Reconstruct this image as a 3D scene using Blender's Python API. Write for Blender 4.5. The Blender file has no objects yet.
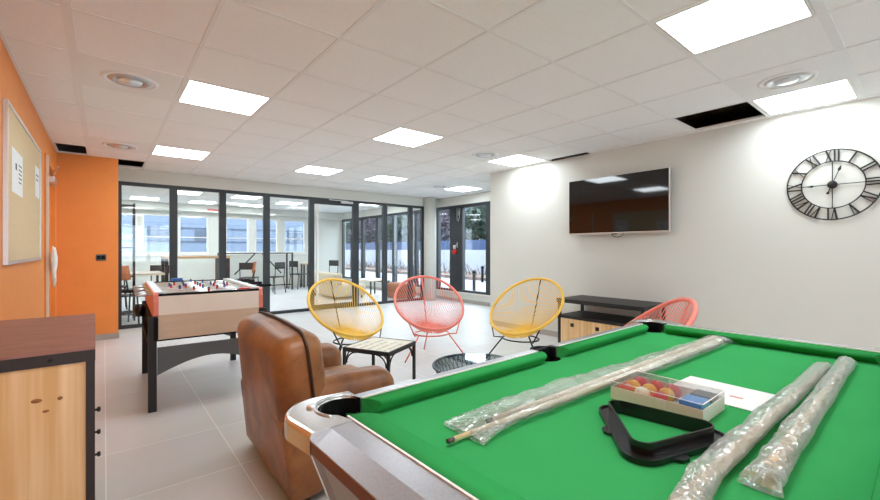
import bpy, bmesh, math, random
from mathutils import Vector, Matrix, noise
PI = math.pi
random.seed(7)
S = bpy.context.scene
C = S.collection

# ------------------------------------------------------------------ camera, world, exposure
YAW = math.radians(39.36)
cd = bpy.data.cameras.new('camera'); cd.sensor_width = 36.0; cd.lens = 409.6 / 880 * 36
cd.shift_y = -0.5 / 880; cd.clip_start = 0.02; cd.clip_end = 200
cam = bpy.data.objects.new('camera', cd); C.objects.link(cam)
cam.location = (0, 0, 1.18); cam.rotation_euler = (PI / 2, 0, -YAW)
S.camera = cam
w = bpy.data.worlds.new('world'); S.world = w; w.use_nodes = True
bg = w.node_tree.nodes['Background']
bg.inputs['Color'].default_value = (0.74, 0.88, 1.0, 1); bg.inputs['Strength'].default_value = 1.6
LAMP = 3.6            # emission of the ceiling light panels
S.view_settings.view_transform = 'Standard'; S.view_settings.look = 'None'
S.view_settings.gamma = 1.0; S.view_settings.use_curve_mapping = False
S.view_settings.exposure = 2.22
S.cycles.use_denoising = True
S.cycles.max_bounces = 12; S.cycles.diffuse_bounces = 6; S.cycles.transparent_max_bounces = 32
S.cycles.caustics_reflective = False; S.cycles.caustics_refractive = False
CEIL = 2.385

# ------------------------------------------------------------------ materials
def srgb(r, g, b):
    f = lambda c: (c / 255 / 12.92) if c / 255 <= 0.04045 else ((c / 255 + 0.055) / 1.055) ** 2.4
    return (f(r), f(g), f(b), 1)
M = {}
def mat(name, col, rough=0.5, metal=0.0, spec=0.5, noise_amt=0.0, nscale=8.0, bump=0.0, bscale=60.0, stretch=None, col2=None, coat=0.0):
    m = bpy.data.materials.new(name); m.use_nodes = True
    nt = m.node_tree; b = nt.nodes['Principled BSDF']
    b.inputs['Roughness'].default_value = rough; b.inputs['Metallic'].default_value = metal
    b.inputs['Specular IOR Level'].default_value = spec; b.inputs['Base Color'].default_value = col
    if coat: b.inputs['Coat Weight'].default_value = coat; b.inputs['Coat Roughness'].default_value = 0.15
    tc = nt.nodes.new('ShaderNodeTexCoord'); mp = nt.nodes.new('ShaderNodeMapping')
    nt.links.new(tc.outputs['Object'], mp.inputs['Vector'])
    if stretch: mp.inputs['Scale'].default_value = stretch
    if noise_amt or col2:
        n = nt.nodes.new('ShaderNodeTexNoise'); n.inputs['Scale'].default_value = nscale; n.inputs['Detail'].default_value = 5
        nt.links.new(mp.outputs['Vector'], n.inputs['Vector'])
        r = nt.nodes.new('ShaderNodeValToRGB'); r.color_ramp.elements[0].position = 0.35; r.color_ramp.elements[1].position = 0.68
        c2 = col2 or tuple(min(1, c * (1 + noise_amt)) for c in col[:3]) + (1,)
        c1 = col if col2 else tuple(c * (1 - noise_amt) for c in col[:3]) + (1,)
        r.color_ramp.elements[0].color = c1; r.color_ramp.elements[1].color = c2
        nt.links.new(n.outputs['Fac'], r.inputs['Fac']); nt.links.new(r.outputs['Color'], b.inputs['Base Color'])
    if bump:
        n2 = nt.nodes.new('ShaderNodeTexNoise'); n2.inputs['Scale'].default_value = bscale; n2.inputs['Detail'].default_value = 4
        nt.links.new(mp.outputs['Vector'], n2.inputs['Vector'])
        bp = nt.nodes.new('ShaderNodeBump'); bp.inputs['Strength'].default_value = bump; bp.inputs['Distance'].default_value = 0.01
        nt.links.new(n2.outputs['Fac'], bp.inputs['Height']); nt.links.new(bp.outputs['Normal'], b.inputs['Normal'])
    M[name] = m
    return m
def emis(name, col, strength):
    m = bpy.data.materials.new(name); m.use_nodes = True; nt = m.node_tree; nt.nodes.clear()
    e = nt.nodes.new('ShaderNodeEmission'); e.inputs['Color'].default_value = col; e.inputs['Strength'].default_value = strength
    o = nt.nodes.new('ShaderNodeOutputMaterial'); nt.links.new(e.outputs[0], o.inputs[0]); M[name] = m
def glassy(name, tint, refl=0.06, diff=0.0, rough=0.02, dcol=(0.9, 0.9, 0.9, 1), fres=True, crinkle=0.0):
    # thin sheet: transparent + glossy by Fresnel (+ some white scatter for plastic film)
    m = bpy.data.materials.new(name); m.use_nodes = True; nt = m.node_tree; nt.nodes.clear()
    t = nt.nodes.new('ShaderNodeBsdfTransparent'); t.inputs['Color'].default_value = tint
    g = nt.nodes.new('ShaderNodeBsdfGlossy'); g.inputs['Roughness'].default_value = rough
    mx = nt.nodes.new('ShaderNodeMixShader'); o = nt.nodes.new('ShaderNodeOutputMaterial')
    if fres:
        fr = nt.nodes.new('ShaderNodeLayerWeight'); fr.inputs['Blend'].default_value = 0.5
        pw = nt.nodes.new('ShaderNodeMath'); pw.operation = 'POWER'; pw.inputs[1].default_value = 5.0
        ma = nt.nodes.new('ShaderNodeMath'); ma.operation = 'MULTIPLY_ADD'; ma.inputs[1].default_value = 0.6; ma.inputs[2].default_value = refl * 0.4
        nt.links.new(fr.outputs['Facing'], pw.inputs[0]); nt.links.new(pw.outputs[0], ma.inputs[0]); nt.links.new(ma.outputs[0], mx.inputs['Fac'])
    else: mx.inputs['Fac'].default_value = refl
    base = t.outputs[0]
    if diff:
        d = nt.nodes.new('ShaderNodeBsdfDiffuse'); d.inputs['Color'].default_value = dcol
        tr = nt.nodes.new('ShaderNodeBsdfTranslucent'); tr.inputs['Color'].default_value = dcol
        a = nt.nodes.new('ShaderNodeMixShader'); a.inputs['Fac'].default_value = 0.5
        nt.links.new(d.outputs[0], a.inputs[1]); nt.links.new(tr.outputs[0], a.inputs[2])
        m2 = nt.nodes.new('ShaderNodeMixShader'); m2.inputs['Fac'].default_value = diff
        nt.links.new(t.outputs[0], m2.inputs[1]); nt.links.new(a.outputs[0], m2.inputs[2]); base = m2.outputs[0]
        if crinkle:
            tc = nt.nodes.new('ShaderNodeTexCoord'); n = nt.nodes.new('ShaderNodeTexNoise')
            mp = nt.nodes.new('ShaderNodeMapping'); mp.inputs['Scale'].default_value = (18, 34, 34)
            n.inputs['Scale'].default_value = 1.0; n.inputs['Detail'].default_value = 3; n.inputs['Distortion'].default_value = 1.2
            nt.links.new(tc.outputs['Object'], mp.inputs[0]); nt.links.new(mp.outputs[0], n.inputs['Vector'])
            bp = nt.nodes.new('ShaderNodeBump'); bp.inputs['Strength'].default_value = crinkle; bp.inputs['Distance'].default_value = 0.02
            nt.links.new(n.outputs['Fac'], bp.inputs['Height'])
            nt.links.new(bp.outputs[0], g.inputs['Normal']); nt.links.new(bp.outputs[0], d.inputs['Normal'])
    nt.links.new(base, mx.inputs[1]); nt.links.new(g.outputs[0], mx.inputs[2]); nt.links.new(mx.outputs[0], o.inputs[0]); M[name] = m

mat('wall_white', srgb(214, 215, 208), 0.75, spec=0.2, bump=0.04, bscale=180)
mat('orange_paint', srgb(238, 150, 78), 0.55, spec=0.3, noise_amt=0.02, bump=0.05, bscale=200)
mat('tile_white', srgb(243, 243, 242), 0.9, spec=0.1, noise_amt=0.015, nscale=60)
mat('tbar_white', srgb(236, 236, 235), 0.6, spec=0.2)
mat('void_dark', srgb(120, 106, 92), 0.8, noise_amt=0.3, nscale=10)
mat('frame_dark', srgb(46, 50, 54), 0.45)
mat('frame_white', srgb(228, 226, 220), 0.5)
mat('skirting', srgb(172, 165, 158), 0.5, noise_amt=0.04)
mat('black_metal', srgb(34, 33, 34), 0.5, spec=0.4)
mat('black_plastic', srgb(30, 28, 30), 0.22, spec=0.5)
mat('matt_black', srgb(14, 14, 15), 0.7, spec=0.2)
mat('screen', srgb(8, 8, 10), 0.05, spec=0.6)
mat('chrome', (0.78, 0.77, 0.76, 1), 0.17, 1.0, noise_amt=0.03)
mat('satin_metal', (0.52, 0.52, 0.53, 1), 0.33, 1.0)
mat('alu', (0.72, 0.72, 0.73, 1), 0.35, 1.0)
mat('rail_grey', srgb(172, 172, 178), 0.32, 0.6, noise_amt=0.06, nscale=220)
mat('trim_brown', srgb(112, 62, 44), 0.3, spec=0.5, noise_amt=0.1)
mat('apron_grey', srgb(150, 150, 148), 0.4, 0.3)
mat('cloth_green', srgb(60, 164, 92), 0.95, spec=0.05, noise_amt=0.05, nscale=3.0)
mat('cushion_green', srgb(54, 158, 84), 0.95, spec=0.05, noise_amt=0.05, nscale=3.0)
mat('white_strip', srgb(238, 236, 232), 0.4)
mat('pine', srgb(222, 178, 120), 0.55, col2=srgb(246, 216, 170), nscale=3.0, stretch=(9, 9, 0.3))
mat('pine_knot', srgb(150, 96, 52), 0.6)
mat('red_wood', srgb(138, 92, 82), 0.45, col2=srgb(166, 116, 102), nscale=6, stretch=(1, 7, 1))
mat('steel_brown', srgb(46, 36, 33), 0.45, spec=0.4)
mat('leather', srgb(124, 78, 44), 0.36, col2=srgb(170, 114, 66), nscale=5.0, bump=0.18, bscale=45)
mat('leather_seam', srgb(58, 36, 24), 0.5)
mat('coral', srgb(238, 136, 120), 0.45)
mat('yellow', srgb(242, 198, 80), 0.5)
mat('table_pale', srgb(246, 236, 224), 0.5, noise_amt=0.02)
mat('table_tan', srgb(220, 196, 172), 0.55, noise_amt=0.04, stretch=(1, 1, 6))
mat('foot_grey', srgb(92, 98, 102), 0.5)
mat('field_white', srgb(232, 236, 236), 0.3)
mat('red_plastic', srgb(214, 42, 40), 0.25)
mat('blue_plastic', srgb(36, 84, 170), 0.3)
mat('ball_red', srgb(214, 36, 34), 0.08, spec=0.6)
mat('ball_yellow', srgb(244, 178, 22), 0.08, spec=0.6)
mat('ball_white', srgb(244, 232, 204), 0.08, spec=0.6)
mat('carton', srgb(226, 224, 218), 0.45)
mat('paper', srgb(240, 240, 238), 0.7)
mat('ink', srgb(90, 92, 98), 0.8)
mat('packet_blue', srgb(40, 146, 226), 0.35)
mat('packet_dark', srgb(48, 52, 62), 0.4)
mat('cork', srgb(222, 198, 160), 0.9, spec=0.1, noise_amt=0.08, nscale=120)
mat('print_top', srgb(226, 221, 202), 0.5, noise_amt=0.04, nscale=14)
mat('print_ink', srgb(186, 184, 172), 0.6)
mat('cue_wood', srgb(238, 220, 184), 0.3)
mat('cue_tip', srgb(96, 84, 78), 0.6)
mat('cue_dark', srgb(40, 34, 32), 0.3)
mat('white_plastic', srgb(232, 230, 226), 0.4)
mat('stool_orange', srgb(190, 106, 46), 0.5, noise_amt=0.1)
mat('bar_wood', srgb(206, 168, 126), 0.5, noise_amt=0.08, stretch=(1, 8, 8))
mat('pale_top', srgb(228, 214, 194), 0.5)
mat('sofa_beige', srgb(206, 192, 168), 0.9)
mat('pouf_brown', srgb(158, 92, 56), 0.6, noise_amt=0.1)
mat('pavement', srgb(132, 136, 144), 0.8, noise_amt=0.04)
mat('brush_earth', srgb(112, 92, 84), 0.9, noise_amt=0.3, nscale=3)
mat('fence_white', srgb(150, 154, 164), 0.8)
mat('fence_blue', srgb(44, 62, 96), 0.7, noise_amt=0.1)
mat('facade', srgb(104, 116, 134), 0.8, noise_amt=0.04)
mat('facade_line', srgb(70, 80, 96), 0.8)
mat('leaf_green', srgb(58, 74, 62), 0.8, noise_amt=0.3, nscale=3)
mat('leaf_plum', srgb(84, 74, 88), 0.8, noise_amt=0.3, nscale=3)
mat('bark', srgb(86, 72, 62), 0.9)
mat('wire_blue', srgb(92, 108, 118), 0.4, 0.3)
mat('vent_grey', srgb(176, 170, 164), 0.45)
emis('lamp', (0.87, 0.955, 1.0, 1), LAMP)
glassy('pane', (0.985, 0.99, 0.99, 1), refl=0.10)
glassy('table_glass', (0.62, 0.70, 0.72, 1), refl=0.35)
glassy('lid_clear', (0.97, 0.97, 0.97, 1), refl=0.12, diff=0.06)
glassy('bag_film', (0.97, 0.98, 0.98, 1), refl=0.22, diff=0.24, rough=0.10, fres=False, dcol=(0.95, 0.95, 0.95, 1), crinkle=0.6)

glassy('bag_thick', (0.97, 0.98, 0.98, 1), refl=0.24, diff=0.40, rough=0.12, fres=False, dcol=(0.92, 0.92, 0.92, 1), crinkle=0.8)

def floor_material():
    m = bpy.data.materials.new('floor_tiles'); m.use_nodes = True; nt = m.node_tree; b = nt.nodes['Principled BSDF']
    tc = nt.nodes.new('ShaderNodeTexCoord'); mp = nt.nodes.new('ShaderNodeMapping')
    mp.inputs['Location'].default_value = (-0.0075, -0.033, 0)
    nt.links.new(tc.outputs['Object'], mp.inputs['Vector'])
    br = nt.nodes.new('ShaderNodeTexBrick'); br.offset = 0.0; br.squash = 1.0
    br.inputs['Color1'].default_value = srgb(207, 206, 203); br.inputs['Color2'].default_value = srgb(202, 201, 198)
    br.inputs['Mortar'].default_value = srgb(238, 236, 232)
    br.inputs['Scale'].default_value = 1.0; br.inputs['Mortar Size'].default_value = 0.0028; br.inputs['Mortar Smooth'].default_value = 0.2
    br.inputs['Brick Width'].default_value = 0.5725; br.inputs['Row Height'].default_value = 0.6
    nt.links.new(mp.outputs['Vector'], br.inputs['Vector'])
    n = nt.nodes.new('ShaderNodeTexNoise'); n.inputs['Scale'].default_value = 2.5; n.inputs['Detail'].default_value = 6
    nt.links.new(tc.outputs['Object'], n.inputs['Vector'])
    mx = nt.nodes.new('ShaderNodeMix'); mx.data_type = 'RGBA'; mx.blend_type = 'OVERLAY'; mx.inputs[0].default_value = 0.18
    nt.links.new(br.outputs['Color'], mx.inputs[6]); nt.links.new(n.outputs['Color'], mx.inputs[7])
    hs = nt.nodes.new('ShaderNodeHueSaturation'); hs.inputs['Saturation'].default_value = 0.55
    nt.links.new(mx.outputs[2], hs.inputs['Color']); nt.links.new(hs.outputs[0], b.inputs['Base Color'])
    b.inputs['Roughness'].default_value = 0.40; b.inputs['Specular IOR Level'].default_value = 0.45
    M['floor_tiles'] = m
floor_material()

def leather_material():
    m = M['leather']; nt = m.node_tree; b = nt.nodes['Principled BSDF']
    tc = nt.nodes.new('ShaderNodeTexCoord'); n = nt.nodes.new('ShaderNodeTexNoise'); n.inputs['Scale'].default_value = 9; n.inputs['Detail'].default_value = 8
    n.inputs['Roughness'].default_value = 0.7
    nt.links.new(tc.outputs['Object'], n.inputs['Vector'])
    r = nt.nodes.new('ShaderNodeValToRGB'); r.color_ramp.elements[0].position = 0.55; r.color_ramp.elements[1].position = 0.78
    nt.links.new(n.outputs['Fac'], r.inputs['Fac'])
    old = b.inputs['Base Color'].links[0].from_socket
    mx = nt.nodes.new('ShaderNodeMix'); mx.data_type = 'RGBA'; mx.inputs[7].default_value = srgb(84, 52, 32)
    nt.links.new(r.outputs['Color'], mx.inputs[0]); nt.links.new(old, mx.inputs[6]); nt.links.new(mx.outputs[2], b.inputs['Base Color'])
leather_material()

# ------------------------------------------------------------------ mesh helpers
class MB:
    def __init__(s): s.bm = bmesh.new()
    def add(s, t, mtx=None):
        if mtx is not None: t.transform(mtx)
        me = bpy.data.meshes.new('tmp'); t.to_mesh(me); t.free(); s.bm.from_mesh(me); bpy.data.meshes.remove(me); return s
    def box(s, x0, x1, y0, y1, z0, z1, r=0.0, seg=2, mtx=None):
        t = bmesh.new(); bmesh.ops.create_cube(t, size=1.0)
        t.transform(Matrix.Translation(((x0 + x1) / 2, (y0 + y1) / 2, (z0 + z1) / 2)) @ Matrix.Diagonal((abs(x1 - x0), abs(y1 - y0), abs(z1 - z0), 1)))
        if r:
            bmesh.ops.bevel(t, geom=list(t.edges), offset=r, segments=seg, profile=0.5, affect='EDGES')
            if seg > 2:
                for f in t.faces: f.smooth = True
        return s.add(t, mtx)
    def prism(s, pts, z0, z1, mtx=None, smooth=False):
        t = bmesh.new(); vs = [t.verts.new((p[0], p[1], z0)) for p in pts]; f = t.faces.new(vs)
        e = bmesh.ops.extrude_face_region(t, geom=[f])
        for v in [g for g in e['geom'] if isinstance(g, bmesh.types.BMVert)]: v.co.z = z1
        bmesh.ops.recalc_face_normals(t, faces=t.faces[:])
        return s.add(t, mtx)
    def tube(s, pts, r, n=8, closed=False, radii=None, caps=True):
        pts = [Vector(p) for p in pts]; t = bmesh.new(); rings = []; N = len(pts); up = None
        for i, p in enumerate(pts):
            a = pts[(i - 1) % N] if (closed or i > 0) else p; b = pts[(i + 1) % N] if (closed or i < N - 1) else p
            d = (b - a).normalized()
            if up is None: up = d.orthogonal().normalized()
            up = (up - d * up.dot(d)); up = up.normalized() if up.length > 1e-6 else d.orthogonal().normalized()
            sd = d.cross(up); rr = radii[i] if radii else r
            rings.append([t.verts.new(p + (up * math.cos(2 * PI * k / n) + sd * math.sin(2 * PI * k / n)) * rr) for k in range(n)])
        for i in range(N if closed else N - 1):
            A, B = rings[i], rings[(i + 1) % N]
            off = 0
            if closed and i == N - 1:
                off = min(range(n), key=lambda o: sum((A[k].co - B[(k + o) % n].co).length for k in range(n)))
            for k in range(n):
                f = t.faces.new((A[k], A[(k + 1) % n], B[(k + 1 + off) % n], B[(k + off) % n])); f.smooth = n > 5
        if not closed and caps:
            t.faces.new(rings[0][::-1]); t.faces.new(rings[-1])
        bmesh.ops.recalc_face_normals(t, faces=t.faces[:])
        return s.add(t)
    def bar(s, a, b, wx, wy=None):
        # square-section bar between two points
        a, b = Vector(a), Vector(b); d = b - a; wy = wy or wx
        q = d.to_track_quat('Z', 'Y').to_matrix().to_4x4()
        return s.box(-wx / 2, wx / 2, -wy / 2, wy / 2, 0, d.length, mtx=Matrix.Translation(a) @ q)
    def lathe(s, prof, n=24, mtx=None, caps=True):
        t = bmesh.new(); rings = []
        for r, z in prof: rings.append([t.verts.new((r * math.cos(2 * PI * k / n), r * math.sin(2 * PI * k / n), z)) for k in range(n)])
        for A, B in zip(rings, rings[1:]):
            for k in range(n): f = t.faces.new((A[k], A[(k + 1) % n], B[(k + 1) % n], B[k])); f.smooth = True
        if caps:
            t.faces.new(rings[0][::-1]); t.faces.new(rings[-1])
        bmesh.ops.recalc_face_normals(t, faces=t.faces[:])
        return s.add(t, mtx)
    def sphere(s, c, r, n=16, scale=(1, 1, 1)):
        t = bmesh.new(); bmesh.ops.create_uvsphere(t, u_segments=n, v_segments=max(6, n // 2), radius=r)
        for f in t.faces: f.smooth = True
        return s.add(t, Matrix.Translation(c) @ Matrix.Diagonal((*scale, 1)))
    def build(s, name, m, parent=None, loc=None, rz=0.0):
        me = bpy.data.meshes.new(name); s.bm.to_mesh(me); s.bm.free()
        me.materials.append(M[m] if isinstance(m, str) else m)
        o = bpy.data.objects.new(name, me); C.objects.link(o)
        if parent: o.parent = parent
        if loc: o.location = loc
        if rz: o.rotation_euler.z = rz
        return o
def tag(o, label, cat, group=None, kind=None):
    o['label'] = label; o['category'] = cat
    if group: o['group'] = group
    if kind: o['kind'] = kind
    return o
def thing(name, label, cat, loc=(0, 0, 0), rz=0.0, group=None):
    o = bpy.data.objects.new(name, None); o.empty_display_size = 0.1; C.objects.link(o)
    o.location = loc; o.rotation_euler.z = rz
    return tag(o, label, cat, group)
def struct(name, mb, m, parent=None, label=None):
    o = mb.build(name, m, parent); o['kind'] = 'structure'
    if label: o['label'] = label
    return o
def copy_thing(o, parent=None):
    c = o.copy(); C.objects.link(c)
    if parent: c.parent = parent
    for ch in list(o.children): copy_thing(ch, c)
    return c

# ------------------------------------------------------------------ structure
struct('floor', MB().box(-0.6, 6.35, -4.75, 13.05, -0.1, 0.0), 'floor_tiles')
LX = -0.455; BX = 0.147; BY = 6.93; GY = 7.70; TX = 4.72; TY = 4.50; WX = 6.21; FY = 12.9
# left orange wall with a door opening
D0, D1, DT = 5.62, 6.62, 2.10
struct('wall_left', MB().box(LX - 0.14, LX, -4.6, D0, 0, CEIL).box(LX - 0.14, LX, D1, BY, 0, CEIL).box(LX - 0.14, LX, D0, D1, DT, CEIL), 'orange_paint')
struct('wall_corner', MB().box(LX - 0.14, BX, BY, GY + 0.05, 0, CEIL), 'orange_paint')
struct('wall_right', MB().box(TX, TX + 0.14, -4.6, TY, 0, CEIL).box(TX + 0.14, WX + 0.14, TY - 0.14, TY, 0, CEIL), 'wall_white')
RW = 2.3    # unseen rear wall: left half glazed, added for daylight, right half plain
struct('wall_behind', MB().box(LX - 0.14, TX + 0.14, -4.74, -4.6, 0, 0.2).box(LX - 0.14, TX + 0.14, -4.74, -4.6, 2.19, CEIL)
       .box(LX - 0.14, LX, -4.74, -4.6, 0.2, 2.19).box(RW, TX + 0.14, -4.74, -4.6, 0.2, 2.19), 'wall_white')
struct('wall_far_left', MB().box(LX - 0.14, LX, GY + 0.05, FY + 0.14, 0, CEIL), 'wall_white')
struct('wall_partition', MB().box(BX, WX, GY - 0.05, GY + 0.05, 2.19, CEIL), 'wall_white')
struct('wall_window', MB().box(WX, WX + 0.14, TY, FY + 0.14, 0, 0.2).box(WX, WX + 0.14, TY, FY + 0.14, 2.19, CEIL)
       .box(WX, WX + 0.14, TY, 5.6, 0.2, 2.19).box(WX, WX + 0.14, 12.82, FY + 0.14, 0.2, 2.19), 'wall_white')
# far wall with window openings
WIN = [(0.02, 0.66), (0.74, 1.40), (1.53, 2.27), (2.66, 3.32), (3.46, 4.16), (4.30, 5.02)]
fw = MB().box(LX, WX, FY, FY + 0.14, 0, 1.06).box(LX, WX, FY, FY + 0.14, 2.12, CEIL).box(LX, WX, FY - 0.25, FY, 2.2, CEIL)
xs = [LX] + [v for p in WIN for v in p] + [WX]
for i in range(0, len(xs), 2): fw.box(xs[i], xs[i + 1], FY, FY + 0.14, 1.06, 2.12)
struct('wall_far', fw, 'wall_white')
struct('baseboard_corner', MB().box(LX, BX + 0.008, BY - 0.012, BY, 0, 0.075), 'skirting')
struct('baseboard_left', MB().box(LX, LX + 0.012, -4.6, D0 - 0.06, 0, 0.075).box(LX, LX + 0.012, D1 + 0.06, BY - 0.012, 0, 0.075), 'skirting')
struct('baseboard_right', MB().box(TX - 0.012, TX, -4.6, TY, 0, 0.075), 'skirting')
struct('baseboard_window', MB().box(WX - 0.012, WX, TY, FY, 0, 0.075), 'skirting')
struct('trim_1', MB().box(WX - 0.03, WX, TY, FY, 0.2, 0.225), 'frame_white')

# round column
struct('column', MB().lathe([(0.145, 0), (0.145, CEIL)], 32, Matrix.Translation((5.90, 7.56, 0))), 'wall_white')

# ceiling: tiles with a reveal, T bars, holes for lights and missing tiles
GX0, GP, GY0 = -0.154, 0.60, 2.768
RP = 0.5945
LIGHTS = [(4, -4), (7, -4), (1, 1), (4, 1), (7, 1), (1, 5), (4, 5), (6, 5), (9, 5), (1, -4), (1, -9), (4, -9)]  # last three are unseen panels, added on the grid to brighten the room
FAR_LIGHTS = [(1, 9), (2, 12), (1, 15), (5, 15), (6, 13), (9, 11), (3, 15), (4, 9), (7, 9), (4, 12)]
HOLES = [(7, -3), (0, 7)]
VENTS = [(0, 1), (0, 5), (6, -4), (6, 1), (8, 5), (9, 9)]
cell = lambda i, j: (GX0 + i * GP, GX0 + (i + 1) * GP, GY0 + j * RP, GY0 + (j + 1) * RP)
tiles = MB(); bars = MB()
i0, i1, j0, j1 = -1, 10, -13, 17
for i in range(i0, i1 + 1):
    for j in range(j0, j1 + 1):
        if (i, j) in LIGHTS + FAR_LIGHTS + HOLES + VENTS: continue
        a, b, c, d = cell(i, j)
        a = max(a, LX); b = min(b, WX); c = max(c, -4.6); d = min(d, FY)
        if b - a < 0.02 or d - c < 0.02: continue
        if i == -1 and j == 6: continue
        if i == 8 and d < TY:
            if j == 0: continue
            b = min(b, TX)
        if i == 7 and j == 0: b -= 0.03
        if i > 8 and d < TY - 0.1: continue
        tiles.box(a + (0.026 if i == 0 else 0.009), b - 0.009, c + 0.009, d - (0.03 if j == -5 else 0.009), CEIL + 0.004, CEIL + 0.02)
ceil_o = struct('ceiling', tiles, 'tile_white')
for i in range(i0, i1 + 2):
    x = GX0 + i * GP
    wd = 0.014 if i == 0 else 0.011
    if i == 8:
        bars.box(x - 0.011, x + 0.011, -4.6, GY0, CEIL, CEIL + 0.02).box(x - 0.011, x + 0.011, GY0 + RP, FY, CEIL, CEIL + 0.02).box(x - 0.042, x - 0.02, GY0, GY0 + RP, CEIL, CEIL + 0.02)
        continue
    if LX < x < WX: bars.box(x - wd, x + (0.030 if i == 0 else 0.011), -4.6 if x < TX else TY, FY, CEIL, CEIL + 0.02)
for j in range(j0, j1 + 2):
    y = GY0 + j * RP
    wd = 0.034 if j == -4 else 0.011
    if -4.6 < y < FY: bars.box(LX, WX if y > TY else TX, y - wd, y + 0.011, CEIL + (0.0005), CEIL + 0.0195)
bars.box(LX, LX + 0.02, -4.6, BY, CEIL - 0.001, CEIL + 0.02).box(TX - 0.012, TX, -4.6, GY0, CEIL - 0.001, CEIL + 0.02).box(TX - 0.012, TX, GY0 + RP, TY, CEIL - 0.001, CEIL + 0.02)
struct('trim_2', bars, 'tbar_white')
# plenum above, so the missing tiles open onto a dark void
struct('ceiling_void', MB().box(-0.6, 6.35, -4.75, 13.05, CEIL + 0.25, CEIL + 0.30).box(-0.65, -0.6, -4.75, 13.05, CEIL, CEIL + 0.30).box(6.35, 6.4, -4.75, 13.05, CEIL, CEIL + 0.30).box(-0.65, 6.4, -4.8, -4.75, CEIL, CEIL + 0.30).box(-0.65, 6.4, 13.05, 13.1, CEIL, CEIL + 0.30).box(TX + 0.16, 6.35, -4.75, TY - 0.02, CEIL - 0.03, CEIL + 0.0), 'void_dark')

def ceiling_light(i, j, label, grp='square ceiling light panels'):
    a, b, c, d = cell(i, j); cx, cy = (a + b) / 2, (c + d) / 2; hx, hy = (b - a) / 2 - 0.013, (d - c) / 2 - 0.013
    t = thing('ceiling_light', label, 'ceiling light', (cx, cy, CEIL), 0, grp)
    f = MB(); k = 0.016
    f.box(-hx, hx, -hy, -hy + k, 0.0005, 0.05).box(-hx, hx, hy - k, hy, 0.0005, 0.05).box(-hx, -hx + k, -hy + k, hy - k, 0.0005, 0.05).box(hx - k, hx, -hy + k, hy - k, 0.0005, 0.05)
    f.build('frame', 'white_plastic', t)
    MB().box(-hx + k, hx - k, -hy + k, hy - k, 0.003, 0.03).build('diffuser', 'lamp', t)
    MB().box(-hx, hx, -hy, hy, 0.0505, 0.06).build('housing', 'alu', t)
    return t
LL = {(4, -4): 'large square light panel nearest the camera, cut by the top of the photo', (7, -4): 'square light panel beside the round vent, above the wall clock',
      (1, 1): 'square light panel right of the orange-side round vent', (4, 1): 'square light panel in the middle of the ceiling',
      (7, 1): 'square light panel at the white wall edge above the television side', (1, 5): 'square light panel nearest the orange corner wall',
      (4, 5): 'far square light panel before the glass partition, leftmost of the far three', (6, 5): 'far square light panel in the middle of the far three',
      (9, 5): 'far square light panel in front of the recessed window', (1, -4): 'unseen light panel added over the camera, near the drawer chest', (1, -9): 'unseen light panel added at the rear of the room, left row', (4, -9): 'unseen light panel added at the rear of the room, middle row'}
for c in LIGHTS: ceiling_light(*c, LL[c])
for c in FAR_LIGHTS: ceiling_light(*c, 'square light panel in the room behind the glass partition', 'lights behind the glass partition')

def round_vent(i, j, label, panel='tbar_white'):
    a, b, c, d = cell(i, j); cx, cy = (a + b) / 2, (c + d) / 2; h = GP / 2 - 0.013
    t = thing('ceiling_vent', label, 'air vent', (cx, cy, CEIL), 0, 'round ceiling air vents')
    MB().box(-h, h, -h, h, 0.0005, 0.012).build('panel', panel, t)
    MB().lathe([(0.105, -0.002), (0.145, -0.004), (0.165, 0.0005)], 40, caps=False).lathe([(0.168, 0.0), (0.165, -0.006), (0.150, -0.012), (0.138, -0.006), (0.134, 0.002)], 40, caps=False).build('rim', 'tbar_white', t)
    MB().lathe([(0.134, 0.0), (0.120, -0.008), (0.10, -0.014), (0.075, 0.0)], 36, caps=False).build('ring', 'satin_metal', t)
    MB().lathe([(0.07, -0.004), (0.066, -0.018), (0.0005, -0.022)], 32, caps=False).build('cone', 'alu', t)
for c, l in {(0, 1): 'round air vent in the ceiling nearest the orange wall', (0, 5): 'round air vent near the orange corner, before the missing tile',
          (6, -4): 'round air vent between two light panels above the clock', (6, 1): 'round air vent beside the light panel at the white wall',
          (8, 5): 'small far round air vent before the recessed window'}.items(): round_vent(*c, l)
round_vent(9, 9, 'round air vent in the ceiling behind the glass partition')

# ------------------------------------------------------------------ glass partition, windows, doors
def frame_bars(x0, x1, z0, z1, th, dep, y):
    m = MB(); m.box(x0, x0 + th, y - dep / 2, y + dep / 2, z0, z1); m.box(x1 - th, x1, y - dep / 2, y + dep / 2, z0, z1)
    m.box(x0 + th, x1 - th, y - dep / 2, y + dep / 2, z0, z0 + th); m.box(x0 + th, x1 - th, y - dep / 2, y + dep / 2, z1 - th, z1)
    return m
PX = [(0.15, 0.85), (0.85, 1.55), (1.55, 2.265), (2.265, 3.10), (3.10, 4.05), (4.05, 4.745), (4.745, 5.43), (5.43, 5.80)]
for k, (a, b) in enumerate(PX):
    if k == 4: continue
    o = struct('window_%d' % (k + 1), frame_bars(a, b, 0.0, 2.19, 0.052, 0.07, GY), 'frame_dark')
    struct('glass_pane', MB().box(a + 0.052, b - 0.052, GY - 0.004, GY + 0.004, 0.052, 2.138), 'pane', o)
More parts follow.
